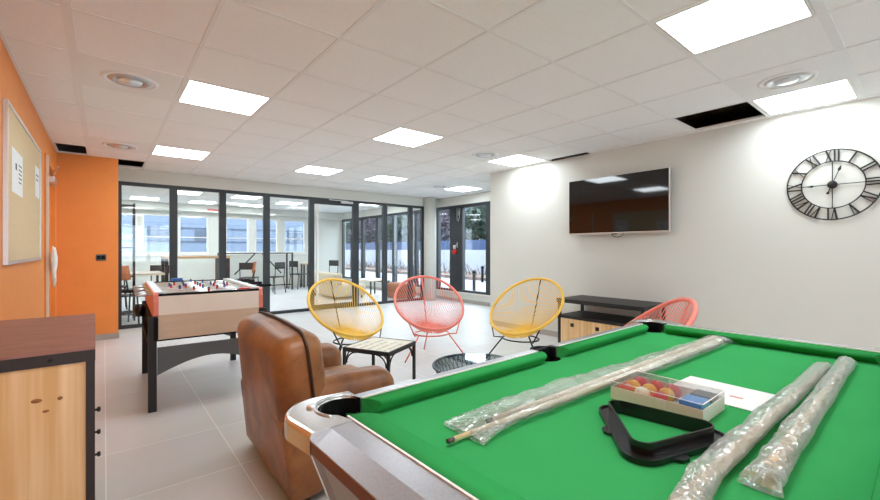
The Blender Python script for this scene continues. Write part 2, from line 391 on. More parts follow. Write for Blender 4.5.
# glazed door in the partition
a, b = PX[4]
d = struct('door_2', MB().box(a, a + 0.045, GY - 0.035, GY + 0.035, 0, 2.19).box(b - 0.075, b, GY - 0.035, GY + 0.035, 0, 2.19).box(a + 0.045, b - 0.075, GY - 0.035, GY + 0.035, 2.07, 2.19)
           .box(a + 0.045, b - 0.075, GY - 0.025, GY + 0.025, 0.005, 0.1), 'frame_dark')
struct('glass_pane', MB().box(a + 0.045, b - 0.075, GY - 0.004, GY + 0.004, 0.1, 2.07), 'pane', d)
struct('edge_strip', MB().box(a + 0.10, a + 0.135, GY - 0.03, GY + 0.0, 0.1, 2.12), 'frame_white', d)
struct('door_closer', MB().box(b - 0.36, b - 0.10, GY - 0.085, GY - 0.036, 2.11, 2.155, 0.006).bar((a + 0.34, GY - 0.06, 2.165), (b - 0.2, GY - 0.06, 2.16), 0.014), 'alu', d)

# unseen glazing behind the camera, added to let daylight brighten the room
for k in range(3):
    a = LX + (RW - LX) * k / 3; b = LX + (RW - LX) * (k + 1) / 3
    o = struct('window_%d' % (k + 30), frame_bars(a, b, 0.2, 2.19, 0.06, 0.08, -4.67), 'frame_dark')
    struct('glass_pane', MB().box(a + 0.06, b - 0.06, -4.674, -4.666, 0.26, 2.13), 'pane', o)
# left orange door
dl = struct('door_1', MB().box(LX - 0.075, LX - 0.03, D0 + 0.03, D1 - 0.03, 0.006, DT - 0.03), 'orange_paint')
struct('door_frame', MB().box(LX - 0.08, LX + 0.012, D0 - 0.03, D0 + 0.03, 0, DT + 0.03).box(LX - 0.08, LX + 0.012, D1 - 0.03, D1 + 0.03, 0, DT + 0.03).box(LX - 0.08, LX + 0.012, D0 + 0.03, D1 - 0.03, DT - 0.03, DT + 0.03), 'orange_paint', dl)
struct('edge_strip', MB().box(LX + 0.012, LX + 0.03, D0 - 0.012, D0 + 0.022, 0.02, DT + 0.02), 'frame_white', dl)
struct('handle_plate', MB().box(LX - 0.03, LX - 0.018, D0 + 0.06, D0 + 0.11, 0.92, 1.16, 0.003), 'alu', dl)
struct('door_handle', MB().tube([(LX - 0.03, D0 + 0.085, 1.03), (LX + 0.03, D0 + 0.085, 1.03), (LX + 0.035, D0 + 0.22, 1.03)], 0.01), 'alu', dl)
struct('door_closer', MB().box(LX - 0.03, LX + 0.03, D1 - 0.36, D1 - 0.06, 1.93, 2.0, 0.006).bar((LX, D1 - 0.3, 2.005), (LX + 0.08, D0 + 0.34, 2.06), 0.016), 'alu', dl)
# white padded cover hanging on the door handle
hc = MB()
t_ = bmesh.new(); bmesh.ops.create_icosphere(t_, subdivisions=3, radius=1.0)
for v in t_.verts:
    v.co *= 1 + 0.18 * noise.noise(v.co * 2.2)
for f in t_.faces: f.smooth = True
hc.add(t_, Matrix.Translation((LX + 0.062, D0 + 0.03, 1.06)) @ Matrix.Diagonal((0.03, 0.085, 0.15, 1)))
hc.tube([(LX + 0.06, D0 + 0.04, 0.95), (LX + 0.065, D0 + 0.07, 0.86), (LX + 0.06, D0 + 0.09, 0.80)], 0.014, radii=[0.02, 0.016, 0.008])
tag(hc.build('door_cover', 'white_plastic'), 'white cover bag hanging at the handle of the orange door', 'cover')

# recessed window wall (exterior glazing)
def yframe(y0, y1, z0, z1, th, name):
    m = MB(); x = WX + 0.05
    m.box(x - 0.04, x + 0.04, y0, y0 + th, z0, z1).box(x - 0.04, x + 0.04, y1 - th, y1, z0, z1).box(x - 0.04, x + 0.04, y0 + th, y1 - th, z0, z0 + th).box(x - 0.04, x + 0.04, y0 + th, y1 - th, z1 - th, z1)
    o = struct(name, m, 'frame_dark')
    struct('glass_pane', MB().box(x - 0.005, x + 0.005, y0 + th, y1 - th, z0 + th, z1 - th), 'pane', o)
    return o
YW = [(5.60, 5.99), (5.99, 7.0), (7.0, 7.72), (7.72, 8.62), (8.62, 9.62), (9.62, 10.52), (10.52, 11.42), (11.42, 12.12), (12.12, 12.82)]
for k, (a, b) in enumerate(YW):
    o = yframe(a, b, 0.2, 2.19, 0.075 if k else 0.05, 'window_%d' % (k + 9))
    if k == 1:
        struct('mullion', MB().box(WX + 0.005, WX + 0.085, 6.78, 7.22, 0.25, 2.14), 'frame_dark', o)
        struct('window_handle', MB().box(WX - 0.004, WX + 0.01, b - 0.06, b - 0.03, 1.22, 1.34, 0.003).box(WX - 0.04, WX - 0.004, b - 0.055, b - 0.035, 1.27, 1.29), 'alu', o)
        cl = MB()
        cl.tube([(WX - 0.012, b - 0.04, 2.10), (WX - 0.014, b - 0.06, 1.85), (WX - 0.013, b - 0.10, 1.82), (WX - 0.014, b - 0.13, 1.9), (WX - 0.012, b - 0.16, 2.1)], 0.006)
        cl.tube([(WX - 0.012, b - 0.06, 2.12), (WX - 0.02, b - 0.10, 1.95), (WX - 0.012, b - 0.13, 2.12)], 0.006)
        struct('opener_cable', cl, 'alu', o)
# red call point on the mullion
cp = thing('call_point', 'round red emergency button on the dark window mullion', 'alarm button', (WX - 0.001, 7.03, 1.13))
MB().lathe([(0.06, 0), (0.06, 0.02), (0.05, 0.035), (0.002, 0.042)], 24, Matrix.Rotation(-PI / 2, 4, 'Y')).build('button', 'red_plastic', cp)
MB().box(-0.03, 0.0, -0.03, 0.03, 0.065, 0.15, 0.005).build('plate', 'white_plastic', cp)

# far windows with white frames and a cross bar
for k, (a, b) in enumerate(WIN):
    m = frame_bars(a, b, 1.06, 2.12, 0.055, 0.07, FY + 0.06); m.box(a + 0.055, b - 0.055, FY + 0.045, FY + 0.075, 1.50, 1.525)
    o = struct('window_%d' % (k + 20), m, 'frame_white')
    struct('glass_pane', MB().box(a + 0.055, b - 0.055, FY + 0.055, FY + 0.063, 1.115, 2.065), 'pane', o)
struct('trim_3', MB().box(LX, 5.3, FY - 0.04, FY, 1.02, 1.06), 'frame_white')
tag(MB().box(2.18, 2.52, FY - 0.262, FY - 0.252, 2.24, 2.28).build('wall_sign', 'red_plastic'), 'thin red strip sign high on the far soffit behind glass', 'sign')

# ------------------------------------------------------------------ outside
struct('ground_outside', MB().box(6.36, 60, -10, 60, -0.12, -0.02).box(-30, 6.36, 13.06, 60, -0.12, -0.02), 'pavement')
fence = thing('garden_wall', 'low white garden wall with dark blue screen outside windows', 'wall', (13.2, 18, 0))
MB().box(-0.1, 0.1, -16, 16, -0.02, 1.16).build('wall_base', 'fence_white', fence)
MB().box(-0.02, 0.02, -16, 16, 1.16, 1.62).build('screen', 'fence_blue', fence)
tag(MB().box(11.2, 13.05, 2, 34, -0.02, 0.10).build('planting_bed', 'brush_earth'), 'brown planting bed in front of white garden wall', 'planting bed', kind='stuff')
# dry twiggy brush
tw = MB()
for k in range(420):
    x = random.uniform(11.5, 12.75); y = random.uniform(3, 33); h = random.uniform(0.25, 0.65)
    tw.tube([(x, y, 0.125), (x + random.uniform(-.2, .2), y + random.uniform(-.25, .25), h)], 0.012, 3, radii=[0.02, 0.006])
tag(tw.build('dry_brush', 'bark'), 'dry brown twigs growing in the outdoor planting bed', 'brush', kind='stuff')
def tree(name, x, y, h, r, m, label, n=2600):
    t = thing(name, label, 'tree', (x, y, -0.02), 0, 'trees beyond the garden wall')
    MB().tube([(0, 0, 0), (0.05, 0.03, h * 0.4), (0, 0, h * 0.8)], 0.1, 8, radii=[0.12, 0.09, 0.04]).build('trunk', 'bark', t)
    b = bmesh.new()
    for k in range(n):
        u = Vector((random.gauss(0, 1), random.gauss(0, 1), random.gauss(0, 1))).normalized() * (random.random() ** 0.4)
        p = Vector((u.x * r, u.y * r, h * 0.55 + u.z * h * 0.45)); s_ = random.uniform(0.1, 0.24)
        q = Matrix.Rotation(random.uniform(0, 6.28), 3, Vector((random.random(), random.random(), random.random() + .01)).normalized())
        b.faces.new([b.verts.new(p + q @ Vector(c)) for c in ((-s_, 0, 0), (0, -s_ * .5, 0), (s_, 0, 0), (0, s_ * .5, 0))])
    mb = MB(); mb.add(b); mb.build('foliage', m, t)
for k, (x, y, h, r, m) in enumerate([(15.4, 11.6, 3.7, 1.6, 'leaf_plum'), (15.7, 15.3, 4.0, 1.7, 'leaf_green'), (15.4, 19.0, 3.8, 1.7, 'leaf_plum'), (15.7, 22.8, 3.8, 1.7, 'leaf_green'), (15.4, 26.6, 3.8, 1.8, 'leaf_plum'), (15.7, 30.6, 3.9, 1.8, 'leaf_green')]):
    tree('garden_tree', x, y, h, r, m, ['purplish bushy tree behind garden wall, nearest the right-hand pane', 'green bushy tree behind garden wall beyond the nearest purplish one', 'purplish bushy tree behind garden wall seen beside the column', 'green bushy tree behind garden wall seen through the partition', 'purplish bushy tree far along the garden wall', 'green bushy tree farthest along the garden wall'][k])
for k, (x, y, l) in enumerate([(8.27, 8.53, 'black bollard outside the right-hand window pane, the nearer one'), (10.7, 10.6, 'black bollard outside near the planting bed, the farther one')]):
    t = thing('bollard', l, 'bollard', (x, y, -0.02), 0, 'bollards outside')
    MB().lathe([(0.045, 0), (0.045, 0.52)], 16).build('post', 'matt_black', t); MB().lathe([(0.055, 0.52), (0.055, 0.57), (0.03, 0.60)], 16).build('cap', 'matt_black', t)
hl = bmesh.new(); hv = []
for k in range(61):
    y = -6 + k * 1.1; hv.append((hl.verts.new((27, y, -0.1)), hl.verts.new((29 + noise.noise(Vector((y * .3, 1, 0))), y, 6.5 + 1.6 * noise.noise(Vector((y * 0.12, 0, 0)))))))
for a, b in zip(hv, hv[1:]): hl.faces.new((a[0], b[0], b[1], a[1])).smooth = True
struct('distant_hill', MB().add(hl), mat('hill', srgb(84, 92, 102), 0.9, noise_amt=0.3, nscale=0.6))
bd = thing('pale_building', 'pale blue grey building outside the far windows', 'building', (3.5, 19.5, -0.02))
f_ = MB().box(-9, 5.5, 0, 3, 0, 4.5); f_.build('facade', 'facade', bd)
f_ = MB()
for z in (0.95, 1.5, 2.05, 2.6, 3.2): f_.box(-9, 5.5, -0.03, 0.0, z, z + 0.05)
f_.build('cladding_bands', 'facade_line', bd)
for x in (-2.2, -0.6, 3.2): MB().box(x, x + 0.7, -0.04, 0.0, 1.55, 2.0).build('building_window', 'facade_line', bd)

# ------------------------------------------------------------------ wall things
cb = thing('cork_board', 'cork notice board with aluminium frame on the orange wall', 'notice board', (LX, 4.26, 1.575))
MB().box(0.001, 0.014, -0.80, 0.80, -0.465, 0.465).build('cork_panel', 'cork', cb)
MB().box(0.001, 0.022, -0.82, -0.80, -0.485, 0.485).box(0.001, 0.022, 0.80, 0.82, -0.485, 0.485).box(0.001, 0.022, -0.80, 0.80, -0.485, -0.465).box(0.001, 0.022, -0.80, 0.80, 0.465, 0.485).build('frame', 'alu', cb)
def notice(y0, y1, z0, z1, label, marks):
    t = thing('paper_notice', label, 'paper', (LX + 0.0145, (y0 + y1) / 2, (z0 + z1) / 2), 0, 'papers pinned on the cork board')
    a, b = (y1 - y0) / 2, (z1 - z0) / 2
    MB().box(0, 0.0015, -a, a, -b, b).build('sheet', 'paper', t)
    for (p, q, r, s) in marks: MB().box(0.0015, 0.0022, -a + p * 2 * a, -a + r * 2 * a, -b + q * 2 * b, -b + s * 2 * b).build('print_line', 'ink', t)
notice(3.63, 4.06, 1.54, 1.82, 'white printed paper at the near end of the cork board', [(0.3, 0.55, 0.42, 0.7), (0.6, 0.3, 0.85, 0.33), (0.6, 0.4, 0.9, 0.43), (0.6, 0.5, 0.88, 0.53), (0.6, 0.6, 0.9, 0.63), (0.6, 0.7, 0.9, 0.73)])
notice(4.74, 5.0, 1.62, 1.88, 'smaller white paper at the far end of the cork board', [(0.2, 0.7, 0.8, 0.74), (0.2, 0.55, 0.7, 0.59)])
sw = thing('wall_switch', 'small black double switch on the orange corner wall', 'switch', (-0.03, BY, 1.075))
MB().box(-0.052, 0.052, -0.010, -0.001, -0.04, 0.04, 0.003).build('plate', 'black_plastic', sw)
MB().box(-0.042, -0.003, -0.016, -0.010, -0.025, 0.025, 0.002).build('rocker', 'matt_black', sw); MB().box(0.003, 0.042, -0.016, -0.010, -0.025, 0.025, 0.002).build('rocker', 'matt_black', sw)

tv = thing('television', 'large flat black television mounted on the white wall', 'television', (TX, 2.415, 1.71))
hw, hh = 0.605, 0.342
MB().box(-0.095, -0.055, -hw, hw, -hh, hh, 0.004).build('housing', 'alu', tv)
MB().box(-0.0985, -0.0955, -hw + 0.008, hw - 0.004, -hh + 0.016, hh - 0.006).build('screen', 'screen', tv)
MB().box(-0.055, -0.001, -0.25, 0.25, -0.2, 0.2).build('wall_bracket', 'black_metal', tv)
MB().box(-0.098, -0.094, -0.03, 0.03, -hh - 0.012, -hh, 0.001).build('sensor', 'black_plastic', tv)
MB().tube([(-0.05, -0.1, -hh + 0.02), (-0.05, -0.06, -hh - 0.03), (-0.05, -0.01, -hh - 0.045), (-0.05, 0.04, -hh - 0.03), (-0.05, 0.08, -hh + 0.02)], 0.004).build('cable', 'black_plastic', tv)

# wall clock with Roman numerals; built facing -X (viewer's right is -Y)
ck = thing('wall_clock', 'large black skeleton wall clock with Roman numerals', 'clock', (TX, 0.567, 1.722))
RO, RI = 0.292, 0.196
def cpt(r, ang, x=-0.015): return (x, -r * math.sin(ang), r * math.cos(ang))   # ang clockwise from twelve as seen from the room
def ring(R, r): return MB().tube([cpt(R, 2 * PI * k / 64) for k in range(64)], r, 8, True)
ring(RO, 0.0055).build('outer_ring', 'black_metal', ck); ring(RI, 0.0045).build('inner_ring', 'black_metal', ck)
NUM = ['XII', 'I', 'II', 'III', 'IV', 'V', 'VI', 'VII', 'VIII', 'IX', 'X', 'XI']
WID = {'I': 0.018, 'V': 0.046, 'X': 0.046}
for k, s_ in enumerate(NUM):
    ang = 2 * PI * k / 12; m = MB(); tot = sum(WID[c] for c in s_) + 0.006 * (len(s_) - 1); u = -tot / 2
    def P(uu, rr):
        return (-0.015, -(rr * math.sin(ang) + uu * math.cos(ang)), rr * math.cos(ang) - uu * math.sin(ang))
    r0, r1 = RI - 0.001, RO + 0.001
    for c in s_:
        wd = WID[c]; cu = u + wd / 2
        def stroke(a, b, tk):
            pa, pb = Vector(P(*a)), Vector(P(*b)); d = (pb - pa); q = Matrix((( -1, 0, 0), (0, 0, 0), (0, 0, 0)))
            n = Vector((1, 0, 0)); z = d.normalized(); sd = z.cross(n)
            mt = Matrix((( n.x, sd.x, z.x, pa.x), (n.y, sd.y, z.y, pa.y), (n.z, sd.z, z.z, pa.z), (0, 0, 0, 1)))
            m.box(-0.004, 0.004, -tk / 2, tk / 2, 0, d.length, mtx=mt)
        if c == 'I': stroke((cu, r0), (cu, r1), 0.011)
        if c == 'V': stroke((cu - wd / 2 + .006, r1), (cu, r0), 0.013); stroke((cu + wd / 2 - .006, r1), (cu, r0), 0.006)
        if c == 'X': stroke((cu - wd / 2 + .006, r1), (cu + wd / 2 - .006, r0), 0.013); stroke((cu + wd / 2 - .006, r1), (cu - wd / 2 + .006, r0), 0.005)
        u += wd + 0.006
    m.build('numeral', 'black_metal', ck)
for k in range(4): MB().tube([cpt(0.03, k * PI / 2), cpt(RI, k * PI / 2)], 0.0035, 6).build('spoke', 'black_metal', ck)
MB().lathe([(0.032, 0.004), (0.032, 0.024), (0.022, 0.03), (0.002, 0.032)], 28, Matrix.Rotation(-PI / 2, 4, 'Y')).build('hub', 'black_metal', ck)
def hand(name, ang, L, tail, x):
    m = MB(); m.tube([cpt(-tail, ang, x), cpt(L * 0.72, ang, x)], 0.003, 6)
    m.tube([cpt(L * 0.70, ang, x), cpt(L * 0.78, ang, x), cpt(L, ang, x)], 0.003, 8, radii=[0.003, 0.011, 0.001])
    m.lathe([(0.010, -0.002), (0.010, 0.002)], 16, Matrix.Translation(cpt(-tail, ang, x)) @ Matrix.Rotation(PI / 2, 4, 'Y'))
    m.build(name, 'black_metal', ck)
hand('hour_hand', math.radians(20), 0.165, 0.075, -0.034); hand('minute_hand', math.radians(268), 0.16, 0.0, -0.037)

# ------------------------------------------------------------------ pool table
TZ, CL = 0.81, 0.775
pt = thing('pool_table', 'pool table with green cloth and grey silver rails', 'pool table', (1.285, 0.475, 0), math.radians(0.8))
HX, HY = 0.96, 0.515; WXh, WYh = 0.862, 0.445; NXh, NYh = 0.795, 0.405
PC = (WXh - 0.022, WYh - 0.018); PR = 0.056
arc = lambda cx, cy, r, a0, a1, n=14: [(cx + r * math.cos(math.radians(a0 + (a1 - a0) * k / n)), cy + r * math.sin(math.radians(a0 + (a1 - a0) * k / n))) for k in range(n + 1)]
# bed with pocket bites
bx, by = WXh + 0.01, WYh + 0.012
bed = []
bed += arc(PC[0], PC[1], PR, -60, -210, 12)[::1]            # corner ++ : bite seen from inside
def bite(cx, cy, a0, a1): return arc(cx, cy, PR, a0, a1, 14)
bed = []
bed += bite(PC[0], PC[1], -30, -240)          # from the right edge round the inside to the top edge
bed += bite(0, WYh + 0.016, -10, -170)
bed += bite(-PC[0], PC[1], 60, -150)
bed += bite(-PC[0], -PC[1], 150, -60)
bed += bite(0, -WYh - 0.016, 170, 10)
bed += bite(PC[0], -PC[1], 240, 30)
MB().prism(bed, CL - 0.03, CL).build('cloth_bed', 'cloth_green', pt)
# long and short rails (grey tops with a bevelled outer edge)
def rail_x(x0, x1, sgn):
    m = MB(); prof = [(HY, 0.770), (HY, 0.797), (HY - 0.035, TZ + 0.001), (WYh + 0.004, TZ + 0.001), (WYh + 0.004, 0.770)]
    t = bmesh.new(); A = [t.verts.new((x0, sgn * p, z)) for p, z in prof]; B = [t.verts.new((x1, sgn * p, z)) for p, z in prof]
    for k in range(5): t.faces.new((A[k], A[(k + 1) % 5], B[(k + 1) % 5], B[k]))
    t.faces.new(A); t.faces.new(B); bmesh.ops.recalc_face_normals(t, faces=t.faces[:]); return m.add(t)
def rail_y(y0, y1, sgn):
    m = MB(); prof = [(HX, 0.770), (HX, 0.797), (HX - 0.042, TZ + 0.001), (WXh + 0.004, TZ + 0.001), (WXh + 0.004, 0.770)]
    t = bmesh.new(); A = [t.verts.new((sgn * p, y0, z)) for p, z in prof]; B = [t.verts.new((sgn * p, y1, z)) for p, z in prof]
    for k in range(5): t.faces.new((A[k], A[(k + 1) % 5], B[(k + 1) % 5], B[k]))
    t.faces.new(A); t.faces.new(B); bmesh.ops.recalc_face_normals(t, faces=t.faces[:]); return m.add(t)
CX, CY = HX - 0.172, HY - 0.180      # where the castings begin
for sg in (1, -1):
    rail_x(-CX, -0.058, sg).build('rail', 'rail_grey', pt); rail_x(0.058, CX, sg).build('rail', 'rail_grey', pt)
    MB().box(-0.058, 0.058, min(sg * (HY - 0.02), sg * HY), max(sg * (HY - 0.02), sg * HY), 0.77, TZ - 0.012).build('rail', 'rail_grey', pt)
    rail_y(-CY, CY, sg).build('rail', 'rail_grey', pt)
# white piping between rail and cushion
for sg in (1, -1):
    for (a, b) in ((-CX + 0.005, -0.065), (0.065, CX - 0.005)): MB().box(a, b, sg * (WYh + 0.004), sg * (WYh - 0.001), CL, TZ + 0.0035).build('white_piping', 'white_strip', pt)
    MB().box(sg * (WXh + 0.004), sg * (WXh - 0.001), -CY - 0.03, CY + 0.03, CL, TZ + 0.0035).build('white_piping', 'white_strip', pt)
# cushions: triangular-ish section with cut-back ends
def cushion(p0, p1, inward, e0, e1, width):
    p0, p1, iv = Vector(p0), Vector(p1), Vector(inward); d = (p1 - p0).normalized(); t = bmesh.new(); R = []
    for (p, s_, e) in ((p0, 1, e0), (p1, -1, e1)):
        ring_ = [(0, CL + .001, 0), (0, TZ, 0), (width * 0.55, TZ + 0.0015, e * 0.5), (width * 0.9, TZ - 0.002, e * 0.9), (width, TZ - 0.008, e), (width * 0.92, TZ - 0.014, e * 0.95), (width * 0.55, CL + .001, e * 0.7)]
        R.append([t.verts.new((p.x + d.x * s_ * ee + iv.x * o_, p.y + d.y * s_ * ee + iv.y * o_, z)) for o_, z, ee in ring_])
    n = len(R[0])
    for k in range(n): f = t.faces.new((R[0][k], R[0][(k + 1) % n], R[1][(k + 1) % n], R[1][k])); f.smooth = k in (1, 2, 3, 4)
    t.faces.new(R[0]); t.faces.new(R[1]); bmesh.ops.recalc_face_normals(t, faces=t.faces[:])
    return MB().add(t)
cw = WYh - NYh
for sg in (1, -1):
    cushion((-WXh + 0.075, sg * (WYh - 0.001), 0), (-0.050, sg * (WYh - 0.001), 0), (0, -sg, 0), 0.035, 0.02, cw).build('cushion', 'cushion_green', pt)
    cushion((0.050, sg * (WYh - 0.001), 0), (WXh - 0.075, sg * (WYh - 0.001), 0), (0, -sg, 0), 0.02, 0.035, cw).build('cushion', 'cushion_green', pt)
    cushion((sg * (WXh - 0.001), -WYh + 0.068, 0), (sg * (WXh - 0.001), WYh - 0.068, 0), (-sg, 0, 0), 0.035, 0.035, WXh - NXh).build('cushion', 'cushion_green', pt)
# corner castings and pockets
def casting(sx, sy):
    ro = 0.10; o = []; bl = 0.014
    o += [(HX + .003, CY)]; o += arc(HX + bl - ro, HY + bl - ro, ro, 0, 90, 10); o += [(CX, HY + .003)]
    o += [(CX, WYh + 0.002)]
    o += arc(PC[0], PC[1], PR + 0.004, 140, -50, 18)
    o += [(WXh + 0.002, CY)]
    pts = [(sx * x, sy * y) for x, y in o]
    t = bmesh.new(); vs = [t.verts.new((x, y, 0.768)) for x, y in pts]; f = t.faces.new(vs)
    e = bmesh.ops.extrude_face_region(t, geom=[f]); top = [g for g in e['geom'] if isinstance(g, bmesh.types.BMVert)]
    for v in top: v.co.z = TZ + 0.003
    bmesh.ops.recalc_face_normals(t, faces=t.faces[:])
    tv_ = set(top)
    es = [ed for ed in t.edges if ed.verts[0] in tv_ and ed.verts[1] in tv_ and all(max(abs(v.co.x) - WXh - .02, abs(v.co.y) - WYh - .02) > 0 for v in ed.verts)]
    bmesh.ops.bevel(t, geom=es, offset=0.010, segments=3, profile=0.5, affect='EDGES')
    return MB().add(t)
for sx in (1, -1):
    for sy in (1, -1):
        c_ = casting(sx, sy).build('corner_casting', 'chrome', pt)
        MB().tube([(sx * x, sy * y, TZ + 0.0015) for x, y in arc(PC[0], PC[1], PR + 0.012, 130, -40, 18)], 0.005, 8).build('pocket_ring', 'satin_metal', c_)
        MB().lathe([(0.012, 0), (0.012, 0.004), (0.008, 0.006)], 16, Matrix.Translation((sx * (HX - 0.055), sy * (HY - 0.05), TZ + 0.003))).build('cap', 'alu', c_)
        p_ = MB(); p_.lathe([(PR + 0.003, CL - 0.003), (PR + 0.003, CL - 0.11), (0.002, CL - 0.12)], 24, Matrix.Translation((sx * PC[0], sy * PC[1], 0)), caps=False)
        w_ = arc(PC[0], PC[1], PR + 0.003, 150, -60, 18); iw = arc(PC[0], PC[1], PR - 0.001, -60, 150, 18)
        p_.prism([(sx * x, sy * y) for x, y in w_ + iw], CL - 0.003, TZ - 0.002)
        p_.build('pocket', 'matt_black', pt)
        # slanted chrome corner strip down the cabinet
        st = MB().bar((sx * (HX - 0.012), sy * (CY + 0.006), 0.768), (sx * (HX - 0.14), sy * (CY + 0.006), 0.42), 0.012, 0.02)
        st.bar((sx * (CX + 0.006), sy * (HY - 0.012), 0.768), (sx * (CX + 0.006), sy * (HY - 0.12), 0.42), 0.02, 0.012)
        st.build('corner_strip', 'chrome', pt)
for sg in (1, -1):
    p_ = MB(); yc = sg * (WYh + 0.012)
    p_.lathe([(PR - 0.004, CL - 0.003), (PR - 0.004, CL - 0.09), (0.002, CL - 0.12)], 24, Matrix.Translation((0, yc, 0)), caps=False)
    w_ = [(x, sg * y) for x, y in arc(0, WYh + 0.018, 0.055, -10, 190, 18) + arc(0, WYh + 0.018, 0.045, 190, -10, 18)]
    p_.prism(w_, CL - 0.003, TZ - 0.004)
    p_.box(-0.058, 0.058, sg * (WYh + 0.03), sg * (WYh + 0.05), CL - 0.05, TZ - 0.006)
    p_.build('pocket', 'matt_black', pt)
# brown strip under the rails, sloped grey aprons, cabinet, legs
for sg in (1, -1):
    MB().box(-CX, CX, sg * (HY - 0.012), sg * (HY + 0.001), 0.770, 0.794, 0.002).build('edge_strip', 'trim_brown', pt)
    MB().box(sg * (HX - 0.012), sg * (HX + 0.001), -CY, CY, 0.770, 0.794, 0.002).build('edge_strip', 'trim_brown', pt)
def apron(pts, m): 
    t = bmesh.new(); vs = [t.verts.new(p) for p in pts]; f = t.faces.new(vs)
    e = bmesh.ops.extrude_face_region(t, geom=[f]); n = f.normal.copy(); f.normal_update()
    c_ = Vector((0, 0, pts[0][2]));
    for v in [g for g in e['geom'] if isinstance(g, bmesh.types.BMVert)]: v.co = v.co * 0.985 + Vector((0, 0, v.co.z * 0.015))
    bmesh.ops.recalc_face_normals(t, faces=t.faces[:]); MB().add(t).build('apron', m, pt)
for sg in (1, -1):
    apron([(sg * (HX - 0.014), -CY, 0.769), (sg * (HX - 0.014), CY, 0.769), (sg * (HX - 0.14), CY, 0.42), (sg * (HX - 0.14), -CY, 0.42)], 'apron_grey')
    apron([(-CX, sg * (HY - 0.014), 0.769), (CX, sg * (HY - 0.014), 0.769), (CX, sg * (HY - 0.12), 0.42), (-CX, sg * (HY - 0.12), 0.42)], 'apron_grey')
MB().box(-HX + 0.17, HX - 0.17, -HY + 0.15, HY - 0.15, 0.40, 0.64).build('cabinet', 'matt_black', pt)
for sx in (1, -1):
    for sy in (1, -1):
        lg = MB(); x0, y0 = sx * (HX - 0.24), sy * (HY - 0.20); lg.box(x0 - 0.065, x0 + 0.065, y0 - 0.065, y0 + 0.065, 0.03, 0.41, 0.008)
        l_ = lg.build('leg', 'rail_grey', pt)
        MB().lathe([(0.05, 0), (0.05, 0.015), (0.03, 0.03)], 16, Matrix.Translation((x0, y0, 0))).build('levelling_foot', 'black_metal', l_)

# ------------------------------------------------------------------ things on the cloth
CT = CL + 0.0015
def cue(a, b, label, dark=0.0, r0=0.0055, r1=0.0125):
    a, b = Vector(a), Vector(b); t = thing('pool_cue', label, 'pool cue', a, 0, 'pool cues in plastic bags'); L = b - a
    MB().tube([L * 0.012, L * (1 - dark)], r0, 12, radii=[r0, r0 + (r1 - r0) * (1 - dark)]).build('shaft', 'cue_wood', t)
    MB().tube([L * 0.0, L * 0.011], r0, 12, radii=[r0 * 0.92, r0]).build('tip', 'cue_tip', t)
    if dark: MB().tube([L * (1 - dark), L], r1, 12, radii=[r0 + (r1 - r0) * (1 - dark), r1]).build('butt', 'cue_dark', t)
    return t
def bag(path, w0, w1, h, label, seed, flare0=1.0, flare1=1.0, film='bag_film', cr=1.0):
    # crumpled clear plastic sleeve lying on the cloth, path = list of (x, y)
    N, K = 190, 30; t = bmesh.new(); rows = []; tot = len(path) - 1
    ridge = lambda v: 1 - 2 * abs(noise.noise(v))
    ctr = []
    for i in range(N + 1):
        u = i / N * tot; k = min(int(u), tot - 1); f = u - k
        P0, P1, P2, P3 = (Vector(path[max(0, min(tot, k + q))]) for q in (-1, 0, 1, 2))
        ctr.append(0.5 * ((2 * P1) + (P2 - P0) * f + (2 * P0 - 5 * P1 + 4 * P2 - P3) * f * f + (3 * P1 - P0 - 3 * P2 + P3) * f ** 3))
    L = sum((b - a).length for a, b in zip(ctr, ctr[1:]))
    for i in range(N + 1):
        p = ctr[i]; d = (ctr[min(i + 1, N)] - ctr[max(i - 1, 0)]).normalized(); n = Vector((-d.y, d.x)); uu = i / N; sl = uu * L
        wd = (w0 + (w1 - w0) * uu) * (1 + 0.12 * noise.noise(Vector((sl * 8, seed, 0))))
        hh_ = h * (1 + 0.35 * noise.noise(Vector((sl * 11, seed + 5, 0))))
        if uu < 0.05: wd *= 1 + (flare0 - 1) * (1 - uu / 0.05); hh_ *= 0.3 + 0.7 * uu / 0.05
        if uu > 0.95: wd *= 1 + (flare1 - 1) * (uu - 0.95) / 0.05; hh_ *= 0.3 + 0.7 * (1 - uu) / 0.05
        row = []
        for j in range(K):
            a = 2 * PI * j / K; cx, cz = math.cos(a), math.sin(a)
            q_ = Vector((sl * 26 + cx * 1.3, cx * 1.6 - sl * 9, seed + cz))
            r = 1 + 0.12 * cr * ridge(q_) + 0.07 * cr * ridge(q_ * 2.3 + Vector((3, 1, 0)))
            z = CT + 0.0012 + max(0.0, hh_ * 0.5 * (1 + cz * r)) * (1.0 if cz > -0.6 else 0.6)
            if cz > 0.1: z += 0.004 * cr * ridge(Vector((sl * 55, cx * 3.2 + sl * 6, seed + 3)))
            q = p + n * (wd / 2 * cx * (0.7 + 0.3 * r))
            row.append(t.verts.new((q.x, q.y, max(z, CT + 0.0008))))
        rows.append(row)
    for A, B in zip(rows, rows[1:]):
        for j in range(K): f = t.faces.new((A[j], A[(j + 1) % K], B[(j + 1) % K], B[j])); f.smooth = True
    bmesh.ops.recalc_face_normals(t, faces=t.faces[:])
    o = MB().add(t).build('plastic_sleeve', film); return tag(o, label, 'plastic bag', 'clear plastic sleeves on the pool table')
cue((0.545, 0.641, CT + 0.009), (2.02, 0.590, CT + 0.016), 'light wooden cue in the long sleeve, tip poking out left')
cue((0.68, 0.660, CT + 0.009), (2.06, 0.620, CT + 0.016), 'second pale cue inside the long sleeve beside the first')
